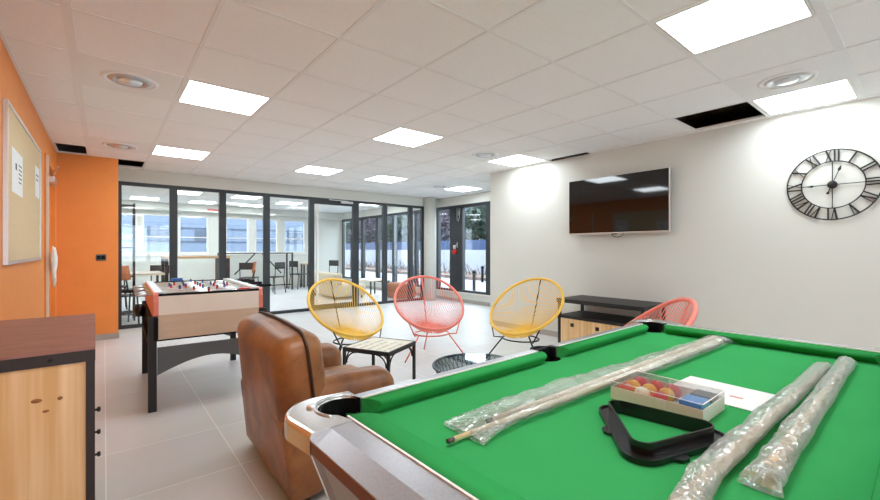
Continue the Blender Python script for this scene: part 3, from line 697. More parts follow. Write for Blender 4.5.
bag([(0.60, 0.655), (0.80, 0.655), (1.0, 0.650), (1.2, 0.637), (1.5, 0.618), (1.8, 0.607), (2.09, 0.60)], 0.105, 0.088, 0.030, 'long clear plastic sleeve running behind the ball box', 1.3, 1.15, 1.0)
cue((1.925, 0.243, CT + 0.012), (0.66, 0.253, CT + 0.014), 'cue in the left front sleeve, reaching the frame bottom', 0.0)
bag([(0.56, 0.225), (0.66, 0.238), (0.74, 0.250), (0.84, 0.258), (1.0, 0.257), (1.2, 0.254), (1.5, 0.249), (1.91, 0.245)], 0.050, 0.042, 0.027, 'clear plastic sleeve at front, leftmost of the two', 4.1, 1.1, 0.9, 'bag_thick', 1.0)
cue((2.01, 0.205, CT + 0.010), (0.90, 0.190, CT + 0.016), 'cue in the right front sleeve, butt hidden inside', 0.0)
bag([(0.845, 0.190), (0.92, 0.190), (1.0, 0.192), (1.2, 0.194), (1.5, 0.196), (1.8, 0.200), (2.03, 0.203)], 0.050, 0.044, 0.027, 'clear plastic sleeve at front, rightmost of the two', 7.7, 1.2, 1.0, 'bag_thick', 1.0)

# triangle rack
def rounded(pts, r, n=7):
    out = []
    for k in range(len(pts)):
        p = Vector(pts[k]); a = (Vector(pts[k - 1]) - p).normalized(); b = (Vector(pts[(k + 1) % len(pts)]) - p).normalized()
        ang = a.angle(b); d = r / math.tan(ang / 2); c = p + (a + b).normalized() * (r / math.sin(ang / 2))
        s_ = p + a * d - c; e_ = p + b * d - c; a0 = math.atan2(s_.y, s_.x); a1 = math.atan2(e_.y, e_.x); da = (a1 - a0 + PI) % (2 * PI) - PI
        out += [(c.x + r * math.cos(a0 + da * i / n), c.y + r * math.sin(a0 + da * i / n)) for i in range(n + 1)]
    return out
rk = thing('rack_triangle', 'black plastic triangle rack in front of the ball box', 'ball rack', (0.908, 0.396, CT))
TRI = [(0.985 - .9, 0.600 - .42), (1.035 - .9, 0.285 - .42), (0.722 - .9, 0.375 - .42)]
def wall_ring(outer, inner, z0, z1):
    t = bmesh.new(); n = len(outer); L = [[t.verts.new((x, y, z)) for x, y in P_] for P_, z in ((outer, z0), (outer, z1), (inner, z1), (inner, z0))]
    for q in range(4):
        A, B = L[q], L[(q + 1) % 4]
        for k in range(n): f = t.faces.new((A[k], A[(k + 1) % n], B[(k + 1) % n], B[k])); f.smooth = False
    bmesh.ops.recalc_face_normals(t, faces=t.faces[:]); return t
def inset(P, d):
    c = Vector((sum(p[0] for p in P) / 3, sum(p[1] for p in P) / 3)); out = []
    for k in range(3):
        p = Vector(P[k]); a = (Vector(P[k - 1]) - p).normalized(); b = (Vector(P[(k + 1) % 3]) - p).normalized()
        out.append(tuple(p + (a + b).normalized() * (d / math.sin(a.angle(b) / 2))))
    return out
T1 = inset(TRI, 0.020); T2 = inset(TRI, 0.024)
MB().add(wall_ring(rounded(T1, 0.026), rounded(T2, 0.022), 0.0, 0.032)).build('wall', 'black_plastic', rk)
fl = MB().add(wall_ring(rounded(TRI, 0.04), rounded(T1, 0.026), 0.0, 0.007))
fl.add(wall_ring(rounded(TRI, 0.04), rounded(inset(TRI, 0.004), 0.036), 0.007, 0.011))
fl.build('flange', 'black_plastic', rk)
for k in range(3):
    a, b = Vector(TRI[k]), Vector(TRI[(k + 1) % 3]); d = (b - a).normalized(); n = Vector((d.y, -d.x))
    m_ = a.lerp(b, 0.6 if k != 2 else 0.5); cen = Vector((0, 0))
    if (m_ + n - cen).length < (m_ - n - cen).length: n = -n
    tab = [tuple(m_ - d * 0.022 - n * .002), tuple(m_ - d * 0.010 + n * 0.012), tuple(m_ + d * 0.010 + n * 0.012), tuple(m_ + d * 0.022 - n * .002)]
    MB().prism(tab, 0.0, 0.006).build('tab', 'black_plastic', rk)

# ball box: carton tray with a clear lid
bxo = thing('ball_box', 'white carton with clear lid holding pool balls', 'box', (1.138, 0.455, CT))
ax, ay, bh = 0.074, 0.111, 0.033
tr = MB().box(-ax, ax, -ay, ay, 0, 0.003).box(-ax, -ax + .003, -ay, ay, .003, bh).box(ax - .003, ax, -ay, ay, .003, bh).box(-ax + .003, ax - .003, -ay, -ay + .003, .003, bh).box(-ax + .003, ax - .003, ay - .003, ay, .003, bh)
tr.build('tray', 'carton', bxo)
LZ = 0.046
lid = MB().box(-ax, ax, -ay, ay, LZ - 0.001, LZ)
lid.box(-ax, -ax + .001, -ay, ay, bh + .0005, LZ - .001).box(ax - .001, ax, -ay, ay, bh + .0005, LZ - .001).box(-ax + .001, ax - .001, -ay, -ay + .001, bh + .0005, LZ - .001).box(-ax + .001, ax - .001, ay - .001, ay, bh + .0005, LZ - .001)
lid.build('lid', 'lid_clear', bxo)
k_ = 0.0022; e_ = MB()
e_.box(-ax - .0005, -ax + k_, -ay, ay, LZ, LZ + .001).box(ax - k_, ax + .0005, -ay, ay, LZ, LZ + .001).box(-ax + k_, ax - k_, -ay - .0005, -ay + k_, LZ, LZ + .001).box(-ax + k_, ax - k_, ay - k_, ay + .0005, LZ, LZ + .001)
e_.build('lid_rim', 'carton', bxo)
MB().box(-ax - .0012, -ax - .0002, -0.028, -0.008, 0.012, 0.033).build('tape', 'white_plastic', bxo)
BR = 0.0198
colsY = [0.111 - 0.028, 0.111 - 0.0715, 0.111 - 0.115]; rowsX = [-0.0465, -0.0045, 0.0375]
cols = [['red', 'yellow', 'red'], ['white', 'yellow', 'red'], ['red', 'yellow', 'red']]
pos = ['front', 'middle', 'back']; pcol = ['left-hand', 'centre', 'right-hand']
for a in range(3):
    for b in range(3):
        o = MB().sphere((0, 0, 0), BR, 24).build('pool_ball', 'ball_' + cols[a][b], None, (1.138 + rowsX[b], 0.455 + colsY[a], CT + 0.0035 + BR))
        tag(o, '%s pool ball in the white box, %s column, %s row' % (cols[a][b], pcol[a], pos[b]), 'pool ball', 'pool balls in the box')
tag(MB().box(-0.03, 0.03, -0.024, 0.024, 0, 0.037, 0.001).build('accessory_packet', 'packet_blue', None, (1.106, 0.376, CT + 0.0035)), 'bright blue packet in the ball box, front right', 'packet')
tag(MB().box(-0.025, 0.025, -0.024, 0.024, 0, 0.037, 0.001).build('accessory_packet', 'packet_dark', None, (1.170, 0.376, CT + 0.0035)), 'dark packet in the ball box behind the blue one', 'packet')
# paper sheet
ps = thing('rules_leaflet', 'white paper leaflet lying beside the ball box', 'paper', (1.345, 0.385, CT), math.radians(-2))
MB().box(-0.095, 0.095, -0.095, 0.12, 0, 0.0016).build('sheet', 'paper', ps)
m = MB()
m.box(-0.02, -0.008, -0.05, -0.02, 0.0016, 0.002)
m.build('print', mat('ink_red', srgb(214, 150, 140), 0.8), ps)

# ------------------------------------------------------------------ drawer chest at left
dr = thing('drawer_chest', 'pine drawer chest with black steel edges and reddish top', 'chest of drawers', (-0.242, 2.30, 0), math.radians(0.75))
dx, dy, dh = 0.212, 0.468, 0.85
MB().box(-dx, dx, -dy, dy, dh - 0.012, dh, 0.001).build('top_board', 'red_wood', dr)
fr = MB()
fr.box(-dx, dx, -dy - .001, -dy + 0.03, dh - 0.05, dh - 0.012).box(-dx, dx, dy - 0.03, dy, dh - 0.05, dh - 0.012).box(dx - 0.03, dx + .001, -dy, dy, dh - 0.05, dh - 0.012).box(-dx, -dx + .03, -dy, dy, dh - 0.05, dh - 0.012)
fr.build('top_band', 'steel_brown', dr)
for sx in (1, -1):
    for sy in (1, -1): MB().box(sx * dx, sx * (dx - 0.024), sy * (dy + .001), sy * (dy - 0.03), 0.0, dh - 0.05).build('corner_post', 'steel_brown', dr)
    MB().box(-dx + 0.024, dx - 0.024, sx * (dy - .002), sx * (dy - 0.028), 0.05, 0.085).build('bottom_rail', 'steel_brown', dr)
    pl = MB().box(-dx + 0.024, dx - 0.024, sx * (dy - 0.006), sx * (dy - 0.022), 0.085, dh - 0.05).build('side_panel', 'pine', dr)
    if sx == -1:
        for (kx, kz, ka, kb) in ((0.068, 0.693, 0.014, 0.007), (0.124, 0.690, 0.007, 0.006), (0.090, 0.655, 0.009, 0.005)):
            MB().lathe([(1.0, 0.0), (0.6, 0.0015), (0.01, 0.002)], 16, Matrix.Translation((kx, -dy + 0.0062, kz)) @ Matrix.Rotation(PI / 2, 4, 'X') @ Matrix.Diagonal((ka, kb, 1, 1))).build('knot', 'pine_knot', pl)
        bl = MB()
        for kx in (0.0,): bl.lathe([(0.006, 0), (0.005, 0.003), (0.002, 0.004)], 12, Matrix.Translation((kx + 0.1, -dy - 0.001, dh - 0.032)) @ Matrix.Rotation(PI / 2, 4, 'X'))
        bl.build('bolts', 'black_metal', dr)
MB().box(-dx + 0.004, -dx + 0.016, -dy + 0.03, dy - 0.03, 0.06, dh - 0.05).build('back_panel', 'pine', dr)
MB().box(-dx + 0.016, dx - 0.03, -dy + 0.03, dy - 0.03, 0.06, 0.08).build('bottom_board', 'pine', dr)
W3 = (2 * dy - 0.068) / 3
y0 = -dy + 0.034; hz = 0.0815
for r_ in range(9):
    z0_ = 0.07 + r_ * hz - (0.0 if r_ else 0.0)
    d_ = MB().box(dx - 0.03, dx - 0.006, y0 + 0.002, y0 + W3 - 0.002, z0_ + 0.0015, min(z0_ + hz, dh - 0.05) - 0.0015, 0.001).build('drawer', 'pine', dr)
    if r_ in (4, 5, 6): MB().lathe([(0.004, 0), (0.004, 0.010), (0.009, 0.014), (0.009, 0.020), (0.004, 0.022)], 14, Matrix.Translation((dx - 0.006, y0 + 0.07, z0_ + hz / 2)) @ Matrix.Rotation(PI / 2, 4, 'Y')).build('knob', 'black_metal', d_)
for c_ in (1, 2):
    MB().box(dx - 0.03, dx - 0.006, y0 + c_ * W3 + 0.002, y0 + (c_ + 1) * W3 - 0.002, 0.07, dh - 0.052, 0.001).build('door', 'pine', dr)

# ------------------------------------------------------------------ table football
fb = thing('football_table', 'table football with coral sides on dark grey legs', 'football table', (0.672, 4.31, 0), math.radians(-1.6))
fx, fy, fz = 0.375, 0.71, 0.85
# near and far ends: pale upper band, tan lower band that slopes in
for sg in (-1, 1):
    MB().box(-fx + 0.03, fx - 0.03, sg * fy, sg * (fy - 0.025), 0.70, fz - 0.012).build('end_panel', 'table_pale', fb)
    t = bmesh.new(); a = [(-fx + 0.03, sg * fy, 0.70), (fx - 0.03, sg * fy, 0.70), (fx - 0.03, sg * (fy - 0.03), 0.515), (-fx + 0.03, sg * (fy - 0.03), 0.515)]
    vs = [t.verts.new(p) for p in a] + [t.verts.new((p[0], p[1] - sg * 0.03, p[2])) for p in a]
    for q in ((0, 1, 2, 3), (4, 5, 6, 7), (0, 1, 5, 4), (1, 2, 6, 5), (2, 3, 7, 6), (3, 0, 4, 7)): t.faces.new([vs[i] for i in q])
    bmesh.ops.recalc_face_normals(t, faces=t.faces[:]); MB().add(t).build('lower_panel', 'table_tan', fb)
    MB().box(-fx + 0.03, fx - 0.03, sg * (fy + .001), sg * (fy - 0.05), fz - 0.012, fz + 0.004).build('end_cap', 'matt_black', fb)
for sg in (-1, 1):
    prof = [(-fy - 0.004, 0.70), (-fy - 0.004, 0.80), (-fy + 0.012, 0.848), (-fy + 0.04, 0.862), (fy - 0.04, 0.862), (fy - 0.012, 0.848), (fy + .004, 0.80), (fy + .004, 0.70), (fy - 0.03, 0.68), (-fy + 0.03, 0.68), (-fy - 0.004, 0.70)]
    prof = [(y, z) for y, z in prof]
    mtx = Matrix(((0, 0, 1, 0), (1, 0, 0, 0), (0, 1, 0, 0), (0, 0, 0, 1)))
    MB().prism(prof, min(sg * fx, sg * (fx - 0.03)), max(sg * fx, sg * (fx - 0.03)), mtx).build('side_panel', 'coral', fb)
    MB().box(sg * fx, sg * (fx - 0.028), -fy + 0.0, fy - 0.0, 0.515, 0.68).build('side_skirt', 'matt_black', fb)
MB().box(-fx + 0.03, fx - 0.03, -fy + 0.05, fy - 0.05, 0.78, 0.80).box(-fx + 0.008, -fx + 0.06, -fy + 0.051, fy - 0.051, 0.80, 0.866).box(fx - 0.06, fx - 0.008, -fy + 0.051, fy - 0.051, 0.80, 0.866).build('playing_field', 'field_white', fb)
ln = MB().box(-fx + 0.03, fx - 0.03, -0.004, 0.004, 0.80, 0.8012)
for sg in (-1, 1): ln.box(-0.14, 0.14, sg * 0.50, sg * 0.506, 0.80, 0.8012)
ln.build('field_lines', 'red_plastic', fb)
MB().box(-fx + 0.03, fx - 0.03, -fy + 0.05, fy - 0.05, 0.50, 0.52).build('bottom_board', 'matt_black', fb)
for sg in (-1, 1):
    MB().box(-0.30, 0.30, sg * (fy - 0.05), sg * (fy - 0.062), 0.80, 0.846).build('goal_board', 'field_white', fb)
rodsY = [-0.56, -0.40, -0.24, -0.08, 0.08, 0.24, 0.40, 0.56]
team = ['red', 'red', 'blue', 'red', 'blue', 'red', 'blue', 'blue']; cnt = [1, 2, 3, 5, 5, 3, 2, 1]
for y, tm, n in zip(rodsY, team, cnt):
    side = -1 if tm == 'red' else 1
    e0 = 0.44 if side > 0 else 0.41; hl_ = 0.13 if side > 0 else 0.07
    rd = MB().tube([(-e0 if side < 0 else -0.40, y, 0.842), (e0 if side > 0 else 0.40, y, 0.842)], 0.008, 10).build('rod', 'chrome', fb)
    MB().tube([(side * e0, y, 0.842), (side * (e0 + .01), y, 0.842), (side * (e0 + hl_ - .01), y, 0.842), (side * (e0 + hl_), y, 0.842)], 0.016, 10, radii=[0.010, 0.014, 0.014, 0.010]).build('handle', 'matt_black' if side > 0 else 'satin_metal', rd)
    for k in range(n):
        x = (k - (n - 1) / 2) * (0.11 if n > 3 else 0.17)
        p_ = MB().box(x - 0.009, x + 0.009, y - 0.007, y + 0.007, 0.808, 0.862, 0.003).box(x - 0.009, x + 0.009, y - 0.013, y + 0.014, 0.806, 0.822, 0.003)
        p_ = p_.build('player', tm + '_plastic', rd)
        MB().sphere((x, y, 0.870), 0.009, 10).build('head', 'cue_dark', p_)
# scoring blocks on the ends
MB().box(-0.16, -0.06, fy - 0.045, fy - 0.01, 0.855, 0.885, 0.003).build('score_counter', 'blue_plastic', fb)
MB().box(0.22, 0.30, -fy + 0.10, -fy + 0.16, 0.80, 0.86, 0.003).build('score_counter', 'red_plastic', fb)
LEGX = fx + 0.006
for sx in (-1, 1):
    for sy in (-1, 1):
        y = -fy + 0.022 if sy < 0 else 0.49
        MB().box(sx * LEGX - 0.026, sx * LEGX + 0.026, y - 0.02, y + 0.02, 0.0, 0.69).build('leg', 'black_metal', fb)
for sy in (-1, 1):
    # arched apron between the legs at each end
    pts = [(-LEGX + 0.03, 0.46), (LEGX - 0.03, 0.46)] + [(LEGX - 0.03 - (2 * LEGX - 0.06) * k / 16, 0.26 + 0.10 * math.sin(PI * k / 16)) for k in range(17)]
    y = -fy + 0.022 if sy < 0 else 0.49
    mtx = Matrix(((1, 0, 0, 0), (0, 0, 1, 0), (0, 1, 0, 0), (0, 0, 0, 1)))
    MB().prism(pts, y - 0.012, y + 0.012, mtx).build('arched_apron', 'foot_grey', fb)
for sx in (-1, 1): MB().box(sx * LEGX - 0.02, sx * LEGX + 0.02, -fy + 0.045, 0.468, 0.44, 0.48).build('frame_rail', 'matt_black', fb)
MB().lathe([(0.035, 0.0), (0.042, 0.10), (0.038, 0.10), (0.032, 0.004)], 20, Matrix.Translation((-fx - 0.06, 0.1, 0.60))).build('cup_holder', 'black_plastic', fb)

# ------------------------------------------------------------------ club armchair (faces +X)
ac = thing('club_armchair', 'worn brown leather club armchair seen from behind', 'armchair', (1.02, 2.235, 0), math.radians(-2))
def soft(x0, x1, y0, y1, z0, z1, r, mtx=None, seg=6, puff=0.0, seed=0):
    t = bmesh.new(); bmesh.ops.create_cube(t, size=1.0)
    t.transform(Matrix.Translation(((x0 + x1) / 2, (y0 + y1) / 2, (z0 + z1) / 2)) @ Matrix.Diagonal((x1 - x0, y1 - y0, z1 - z0, 1)))
    bmesh.ops.bevel(t, geom=list(t.edges), offset=r, segments=seg, profile=0.5, affect='EDGES')
    bmesh.ops.subdivide_edges(t, edges=[e for e in t.edges if e.calc_length() > 0.12], cuts=6, use_grid_fill=True)
    c = Vector(((x0 + x1) / 2, (y0 + y1) / 2, (z0 + z1) / 2)); hx_, hy_, hz_ = (x1 - x0) / 2, (y1 - y0) / 2, (z1 - z0) / 2
    for v in t.verts:
        q = v.co - c; fx_, fy_, fz_ = q.x / hx_, q.y / hy_, q.z / hz_
        v.co.x += puff * fx_ * (1 - fy_ ** 2) * (1 - fz_ ** 2); v.co.y += puff * fy_ * (1 - fx_ ** 2) * (1 - fz_ ** 2); v.co.z += puff * fz_ * (1 - fx_ ** 2) * (1 - fy_ ** 2)
        v.co += Vector((1, 1, 1)) * 0.006 * noise.noise(v.co * 6 + Vector((seed, 0, 0)))
    for f in t.faces: f.smooth = True
    return MB().add(t, mtx)
tilt = Matrix.Translation((-0.29, 0, 0.08)) @ Matrix.Rotation(math.radians(-6.5), 4, 'Y') @ Matrix.Translation((0.29, 0, -0.08))
soft(-0.36, -0.13, -0.43, 0.43, 0.09, 0.79, 0.085, tilt, puff=0.015, seed=1).build('backrest', 'leather', ac)
soft(-0.367, -0.21, -0.438, 0.438, 0.045, 0.42, 0.03, tilt, puff=0.008, seed=21).build('back_panel', 'leather', ac)
seam = []
def seam_pt(y, z):
    fy_, fz_ = y / 0.43, (z - 0.44) / 0.35
    return (-0.222, y + (0.017 * (1 if y > 0 else -1) * (1 - min(1, fz_ ** 2)) if abs(y) > 0.42 else 0), z + (0.017 * (1 - min(1, fy_ ** 2)) if z > 0.78 else 0))
E_ = 0.004
for k in range(8): seam.append(seam_pt(-0.43 - E_, 0.12 + (0.705 - 0.12) * k / 8))
for y, z in arc(-0.345, 0.705, 0.085 + E_, 180, 90, 8): seam.append(seam_pt(y, z))
for k in range(1, 12): seam.append(seam_pt(-0.345 + 0.69 * k / 12, 0.79 + E_))
for y, z in arc(0.345, 0.705, 0.085 + E_, 90, 0, 8): seam.append(seam_pt(y, z))
for k in range(1, 9): seam.append(seam_pt(0.43 + E_, 0.705 - (0.705 - 0.12) * k / 8))
MB().tube([tilt @ Vector(p) for p in seam], 0.0075, 8).build('piping', 'leather_seam', ac)
for sy in (-1, 1): soft(-0.34, 0.19, min(sy * 0.235, sy * 0.44), max(sy * 0.235, sy * 0.44), 0.075, 0.555, 0.085, puff=0.012, seed=3 + sy).build('armrest', 'leather', ac)
soft(-0.14, 0.24, -0.23, 0.23, 0.26, 0.44, 0.06, puff=0.02, seed=8).build('seat_cushion', 'leather', ac)
soft(-0.20, 0.20, -0.24, 0.24, 0.08, 0.27, 0.03, seed=9).build('seat_base', 'leather', ac)
for sx in (-0.28, 0.14):
    for sy in (-0.36, 0.36): MB().lathe([(0.02, 0), (0.028, 0.09)], 14, Matrix.Translation((sx, sy, 0))).build('foot', 'cue_dark', ac)

# ------------------------------------------------------------------ printed side table
st = thing('side_table', 'small square table with printed pale top and black steel frame', 'side table', (1.715, 2.847, 0), math.radians(26))
h_ = 0.21; tz = 0.42
MB().box(-h_ + .012, h_ - .012, -h_ + .012, h_ - .012, tz - 0.014, tz).build('table_top', 'print_top', st)
pr = MB()
random.seed(11)
for r_ in range(5):
    x = -0.17
    while x < 0.06 + 0.05 * (r_ % 2):
        l = random.uniform(0.012, 0.05); pr.box(x, x + l, -0.16 + r_ * 0.072, -0.16 + r_ * 0.072 + 0.022, tz, tz + 0.0008); x += l + random.uniform(0.012, 0.03)
pr.build('print', 'print_ink', st)
MB().box(-h_, h_, -h_, -h_ + .012, tz - .03, tz + .002).box(-h_, h_, h_ - .012, h_, tz - .03, tz + .002).box(-h_, -h_ + .012, -h_ + .012, h_ - .012, tz - .03, tz + .002).box(h_ - .012, h_, -h_ + .012, h_ - .012, tz - .03, tz + .002).build('edge_frame', 'black_metal', st)
for sx in (-1, 1):
    for sy in (-1, 1):
        l_ = MB().box(sx * h_, sx * (h_ - 0.02), sy * h_, sy * (h_ - 0.02), 0, tz - 0.03).build('leg', 'black_metal', st)
        br = MB()
        br.tube([(sx * (h_ - .012), sy * (h_ - .03 - .09 * (1 - math.cos(PI / 2 * k / 8))), tz - 0.03 - 0.09 * (1 - math.sin(PI / 2 * k / 8))) for k in range(9)], 0.006, 6)
        br.tube([(sx * (h_ - .03 - .09 * (1 - math.cos(PI / 2 * k / 8))), sy * (h_ - .012), tz - 0.03 - 0.09 * (1 - math.sin(PI / 2 * k / 8))) for k in range(9)], 0.006, 6)
        br.build('bracket', 'black_metal', l_)

# ------------------------------------------------------------------ string lounge chairs
def string_chair(x, y, face, cm, lm, label, sc=1.0):
    t = thing('string_chair', label, 'lounge chair', (x, y, 0), face, 'string lounge chairs')
    al = math.radians(38); zc, ls, ws = 0.60, 0.415, 0.385
    def rim(a, k=1.0):
        s_ = ls * math.cos(a) * k; w_ = ws * math.sin(a) * (1 + 0.06 * math.cos(a)) * k
        sag = 0.03 * (math.sin(a) ** 2)
        return Vector((-s_ * math.cos(al) - sag * math.sin(al) * -1 * 0 - 0.0, w_, zc + s_ * math.sin(al) - sag))
    N = 72
    MB().tube([rim(2 * PI * k / N) for k in range(N)], 0.015, 10, True).build('rim', cm, t)
    hub = Vector((0.13, 0, 0.315)); hr = 0.035
    cords = MB(); n = 70
    for k in range(n):
        a = 2 * PI * (k + .5) / n; p = rim(a); q = hub + Vector((-hr * math.cos(a), hr * math.sin(a), 0.006 * math.cos(a)))
        mid = p.lerp(q, 0.5) + Vector((-0.015 * math.cos(a), 0.02 * math.sin(a), -0.035))
        cords.tube([p, p.lerp(mid, 0.55) + (mid - p.lerp(q, 0.5)) * 0.25, mid, q.lerp(mid, 0.45) + (mid - p.lerp(q, 0.5)) * 0.25, q], 0.0033, 5, caps=False)
    cords.build('cord_weave', cm, t)
    MB().tube([hub + Vector((hr * math.cos(2 * PI * k / 20), hr * math.sin(2 * PI * k / 20), -0.004)) for k in range(20)], 0.007, 8, True).build('hub_ring', cm, t)
    # base hoop, legs, supports
    bz = 0.262
    MB().tube([(0.09 + 0.17 * math.cos(2 * PI * k / 28), 0.19 * math.sin(2 * PI * k / 28), bz) for k in range(28)], 0.0075, 8, True).build('base_hoop', lm, t)
    for (lx, ly, fx_, fy_) in ((0.17, 0.165, 0.26, 0.34), (0.17, -0.165, 0.26, -0.34), (-0.07, 0.0, -0.24, 0.0)):
        MB().tube([(lx, ly, bz), (fx_, fy_, 0.008)], 0.008, 8).build('leg', lm, t)
    for sy in (1, -1):
        pr_ = rim(PI - 1.05 * sy) if False else rim(PI * 0.72) if sy == 1 else rim(-PI * 0.72)
        MB().tube([(0.16, sy * 0.165, bz), (0.24, sy * 0.23, bz + 0.01), (pr_.x - 0.005, pr_.y, pr_.z - 0.014)], 0.007, 8).build('support', lm, t)
    top = rim(0.0)
    MB().tube([(-0.07, 0, bz), (-0.14, 0, 0.36), (-0.22, 0, 0.55), (top.x + 0.0, 0, top.z - 0.012)], 0.007, 8).build('back_support', lm, t)
    return t
string_chair(1.93, 3.85, math.radians(-84), 'yellow', 'black_metal', 'yellow string lounge chair behind the printed side table')
string_chair(2.82, 3.62, math.radians(-112), 'coral', 'coral', 'coral string lounge chair in the middle, facing the camera')
string_chair(3.42, 2.76, math.radians(-172), 'yellow', 'black_metal', 'yellow string lounge chair beside the television cabinet')
string_chair(2.70, 1.27, math.radians(130), 'coral', 'coral', 'coral string lounge chair half hidden behind the pool table')
# round glass-topped wire table
rt = thing('wire_table', 'low round wire table with glass top near the pool table', 'coffee table', (1.93, 1.97, 0))
MB().lathe([(0.285, 0.405), (0.285, 0.413)], 48).build('glass_top', 'table_glass', rt)
def circ(r, z, n=40): return [(r * math.cos(2 * PI * k / n), r * math.sin(2 * PI * k / n), z) for k in range(n)]
MB().tube(circ(0.288, 0.405), 0.009, 8, True).build('top_hoop', 'wire_blue', rt)
MB().tube(circ(0.20, 0.012), 0.009, 8, True).build('base_hoop', 'wire_blue', rt)
wv = MB()
for k in range(44):
    a = 2 * PI * k / 44
    for sgn in (1, -1):
        b = a + sgn * 0.55; wv.tube([(0.286 * math.cos(a), 0.286 * math.sin(a), 0.402), (0.19 * math.cos((a + b) / 2), 0.19 * math.sin((a + b) / 2), 0.21), (0.20 * math.cos(b), 0.20 * math.sin(b), 0.014)], 0.0032, 5)
wv.build('wire_weave', 'wire_blue', rt)

# ------------------------------------------------------------------ television cabinet
tc_ = thing('tv_cabinet', 'low black steel and pine cabinet below the television', 'cabinet', (4.42, 2.37, 0))
cxh, cyh, ch = 0.27, 0.51, 0.605
MB().box(-cxh, cxh, -cyh, cyh, ch - 0.045, ch, 0.002).build('top_slab', 'black_metal', tc_)
MB().box(-cxh + .01, cxh, -cyh, cyh, ch - 0.225, ch - 0.195, 0.002).build('shelf', 'black_metal', tc_)
for sx in (-1, 1):
    for sy in (-1, 1): MB().box(sx * (cxh - .012), sx * (cxh - 0.042), sy * (cyh - .01), sy * (cyh - 0.04), 0, ch - 0.045).build('post', 'black_metal', tc_)
MB().box(-cxh + 0.03, cxh - 0.02, -cyh + 0.042, cyh - 0.042, 0.06, 0.075).build('bottom_board', 'pine', tc_)
MB().box(cxh - 0.03, cxh - 0.018, -cyh + 0.042, cyh - 0.042, 0.075, ch - 0.225).build('back_panel', 'pine', tc_)
for sy in (-1, 1): MB().box(-cxh + 0.044, cxh - 0.044, sy * (cyh - 0.015), sy * (cyh - 0.03), 0.06, ch - 0.225).build('side_panel', 'pine', tc_)
for k in range(3):
    y0 = -cyh + 0.044 + k * (2 * cyh - 0.088) / 3; y1 = y0 + (2 * cyh - 0.088) / 3
    d_ = MB().box(-cxh + 0.018, -cxh + 0.036, y0 + .002, y1 - .002, 0.078, ch - 0.228).build('door', 'pine', tc_)
    MB().box(-cxh + 0.008, -cxh + 0.018, (y0 + y1) / 2 - 0.02, (y0 + y1) / 2 + 0.02, 0.29, 0.33, 0.002).build('latch', 'black_metal', d_)

# ------------------------------------------------------------------ room behind the glass
def stool(x, y, rz, label, seat=0.56, group='bar stools behind the glass'):
    t = thing('bar_stool', label, 'stool', (x, y, 0), rz, group)
    MB().box(-0.19, 0.19, -0.19, 0.19, seat - 0.05, seat, 0.02, 3).build('seat', 'black_plastic', t)
    mt = Matrix.Translation((-0.19, 0, seat + 0.24)) @ Matrix.Rotation(math.radians(-10), 4, 'Y')
    MB().box(-0.015, 0.015, -0.2, 0.2, -0.11, 0.12, 0.012, 3, mt).build('backrest', 'stool_orange', t)
    for sy in (-1, 1): MB().tube([(-0.16, sy * 0.12, seat - 0.02), (-0.20, sy * 0.12, seat + 0.18)], 0.011).build('back_post', 'black_metal', t)
    for sx in (-1, 1):
        for sy in (-1, 1): MB().tube([(sx * 0.14, sy * 0.14, seat - 0.05), (sx * 0.22, sy * 0.22, 0)], 0.012).build('leg', 'black_metal', t)
    MB().tube([(sx * 0.195, sy * 0.195, 0.18) for sx, sy in ((1, 1), (1, -1), (-1, -1), (-1, 1))], 0.009, 6, True).build('footrest', 'black_metal', t)
    return t
stool(0.36, 8.05, math.radians(-35), 'orange backed bar stool just behind the leftmost glass pane')
stool(2.30, 9.35, math.radians(160), 'orange backed stool right of the high wooden table')
def metal_chair(x, y, rz, label, m='black_metal', group='black chairs behind the glass'):
    t = thing('metal_chair', label, 'chair', (x, y, 0), rz, group)
    MB().box(-0.2, 0.2, -0.2, 0.2, 0.43, 0.455, 0.008, 3).build('seat', m, t)
    MB().box(-0.215, -0.195, -0.19, 0.19, 0.66, 0.84, 0.008, 3, Matrix.Identity(4)).build('backrest', m, t)
    for sy in (-1, 1):
        MB().tube([(-0.19, sy * 0.17, 0.44), (-0.21, sy * 0.17, 0.80)], 0.011).build('back_post', m, t)
        for sx in (-1, 1): MB().tube([(sx * 0.17, sy * 0.17, 0.43), (sx * 0.22, sy * 0.2, 0)], 0.012).build('leg', m, t)
    return t
metal_chair(4.55, 12.25, math.radians(20), 'black metal chair by the far wall, third pane')
metal_chair(5.45, 12.1, math.radians(205), 'black metal chair seen through the glazed door')
metal_chair(0.15, 10.35, math.radians(-90), 'black chair behind the pale table at far left')
metal_chair(0.95, 10.5, math.radians(-90), 'black chair at the right end of the pale table')
metal_chair(3.55, 11.4, math.radians(120), 'black chair under the high steel frame table')
metal_chair(2.95, 11.5, math.radians(60), 'black chair just right of the orange stool')
def table(name, x0, x1, y0, y1, h, top, label, cat, th=0.035, leg=0.04):
    t = thing(name, label, cat, ((x0 + x1) / 2, (y0 + y1) / 2, 0)); a, b = (x1 - x0) / 2, (y1 - y0) / 2
    MB().box(-a, a, -b, b, h - th, h, 0.003).build('table_top', top, t)
    for sx in (-1, 1):
        for sy in (-1, 1): MB().box(sx * (a - .01), sx * (a - .01 - leg), sy * (b - .01), sy * (b - .01 - leg), 0, h - th).build('leg', 'black_metal', t)
    return t
table('dining_table', 0.02, 0.86, 8.95, 10.0, 0.75, 'pale_top', 'pale topped table behind the leftmost glass pane', 'table')
hb = table('high_table', 0.86, 1.98, 9.1, 9.75, 1.05, 'bar_wood', 'high wooden bar table with black legs behind glass', 'table', 0.045, 0.06)
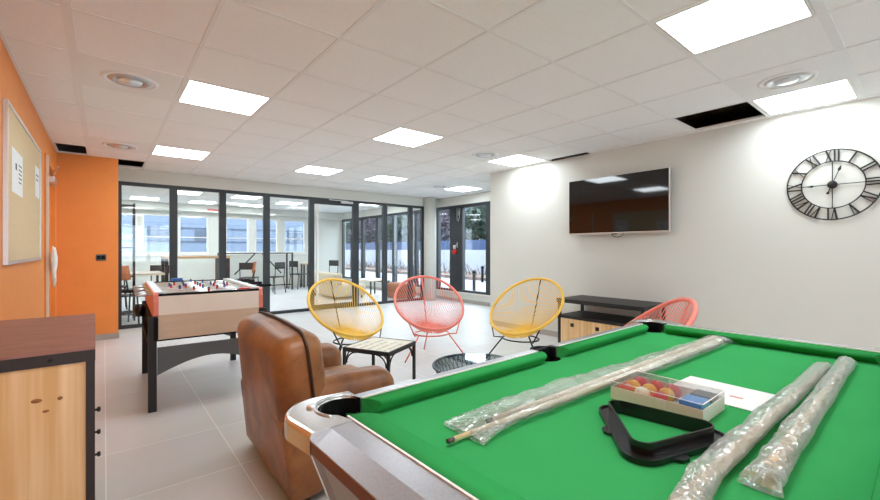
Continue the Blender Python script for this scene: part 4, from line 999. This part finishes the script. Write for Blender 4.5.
MB().box(0.40, 0.47, -0.30, 0.30, 0.0, 1.005).build('leg_panel', 'black_metal', hb); MB().box(-0.40, -0.36, -0.30, 0.30, 0.0, 1.005).build('leg_panel', 'black_metal', hb)
fr_ = thing('frame_table', 'high thin table with slanted steel legs by far wall', 'table', (3.35, 12.3, 0))
MB().box(-0.95, 0.95, -0.25, 0.25, 1.06, 1.09).build('table_top', 'black_metal', fr_)
for sx in (-1, 1):
    for sy in (-1, 1): MB().box(sx * 0.95, sx * 0.91, sy * 0.25, sy * 0.21, 0, 1.06).build('leg', 'black_metal', fr_)
for sx in (-1, 1): MB().bar((sx * 0.1, -0.2, 1.06), (sx * 0.62, -0.2, 0.5), 0.03).build('brace', 'black_metal', fr_)
MB().bar((-0.93, -0.23, 0.16), (0.93, -0.23, 0.16), 0.03).build('foot_bar', 'black_metal', fr_)
table('small_table', 4.80, 5.06, 12.55, 12.82, 0.74, 'bar_wood', 'small wooden table beside the chair at far wall', 'table')
table('coffee_table', 5.05, 5.62, 8.85, 9.6, 0.42, 'pale_top', 'low pale topped coffee table behind the partition, by the windows', 'table', 0.03, 0.03)
sf = thing('low_sofa', 'low beige sofa behind the yellow chair, beyond the glass', 'sofa', (4.55, 9.6, 0), math.radians(0))
soft(-0.42, 0.42, -0.7, 0.7, 0.06, 0.34, 0.05, seed=2).build('seat', 'sofa_beige', sf); soft(-0.44, -0.2, -0.7, 0.7, 0.34, 0.62, 0.06, seed=5).build('backrest', 'sofa_beige', sf)
for sx in (-.35, .35):
    for sy in (-.6, .6): MB().box(sx - .02, sx + .02, sy - .02, sy + .02, 0, 0.07).build('leg', 'black_metal', sf)
pf = soft(-0.27, 0.27, -0.27, 0.27, 0.0, 0.36, 0.06, puff=0.02, seed=12).build('pouf', 'pouf_brown', None, (5.62, 8.35, 0.005)); tag(pf, 'brown leather pouf behind the partition beside the coral chair', 'pouf')
# coat rack / tall steel shelf behind the leftmost pane
sr = thing('steel_shelf', 'tall narrow black steel rack behind the leftmost pane', 'shelf', (0.30, 8.62, 0))
for sx in (-0.09, 0.09):
    for sy in (-0.15, 0.15): MB().box(sx - 0.012, sx + 0.012, sy - 0.012, sy + 0.012, 0, 1.95).build('post', 'black_metal', sr)
for z in (0.12, 0.4, 0.72, 1.2, 1.9): MB().box(-0.10, 0.10, -0.16, 0.16, z, z + 0.018).build('shelf_board', 'black_metal', sr)
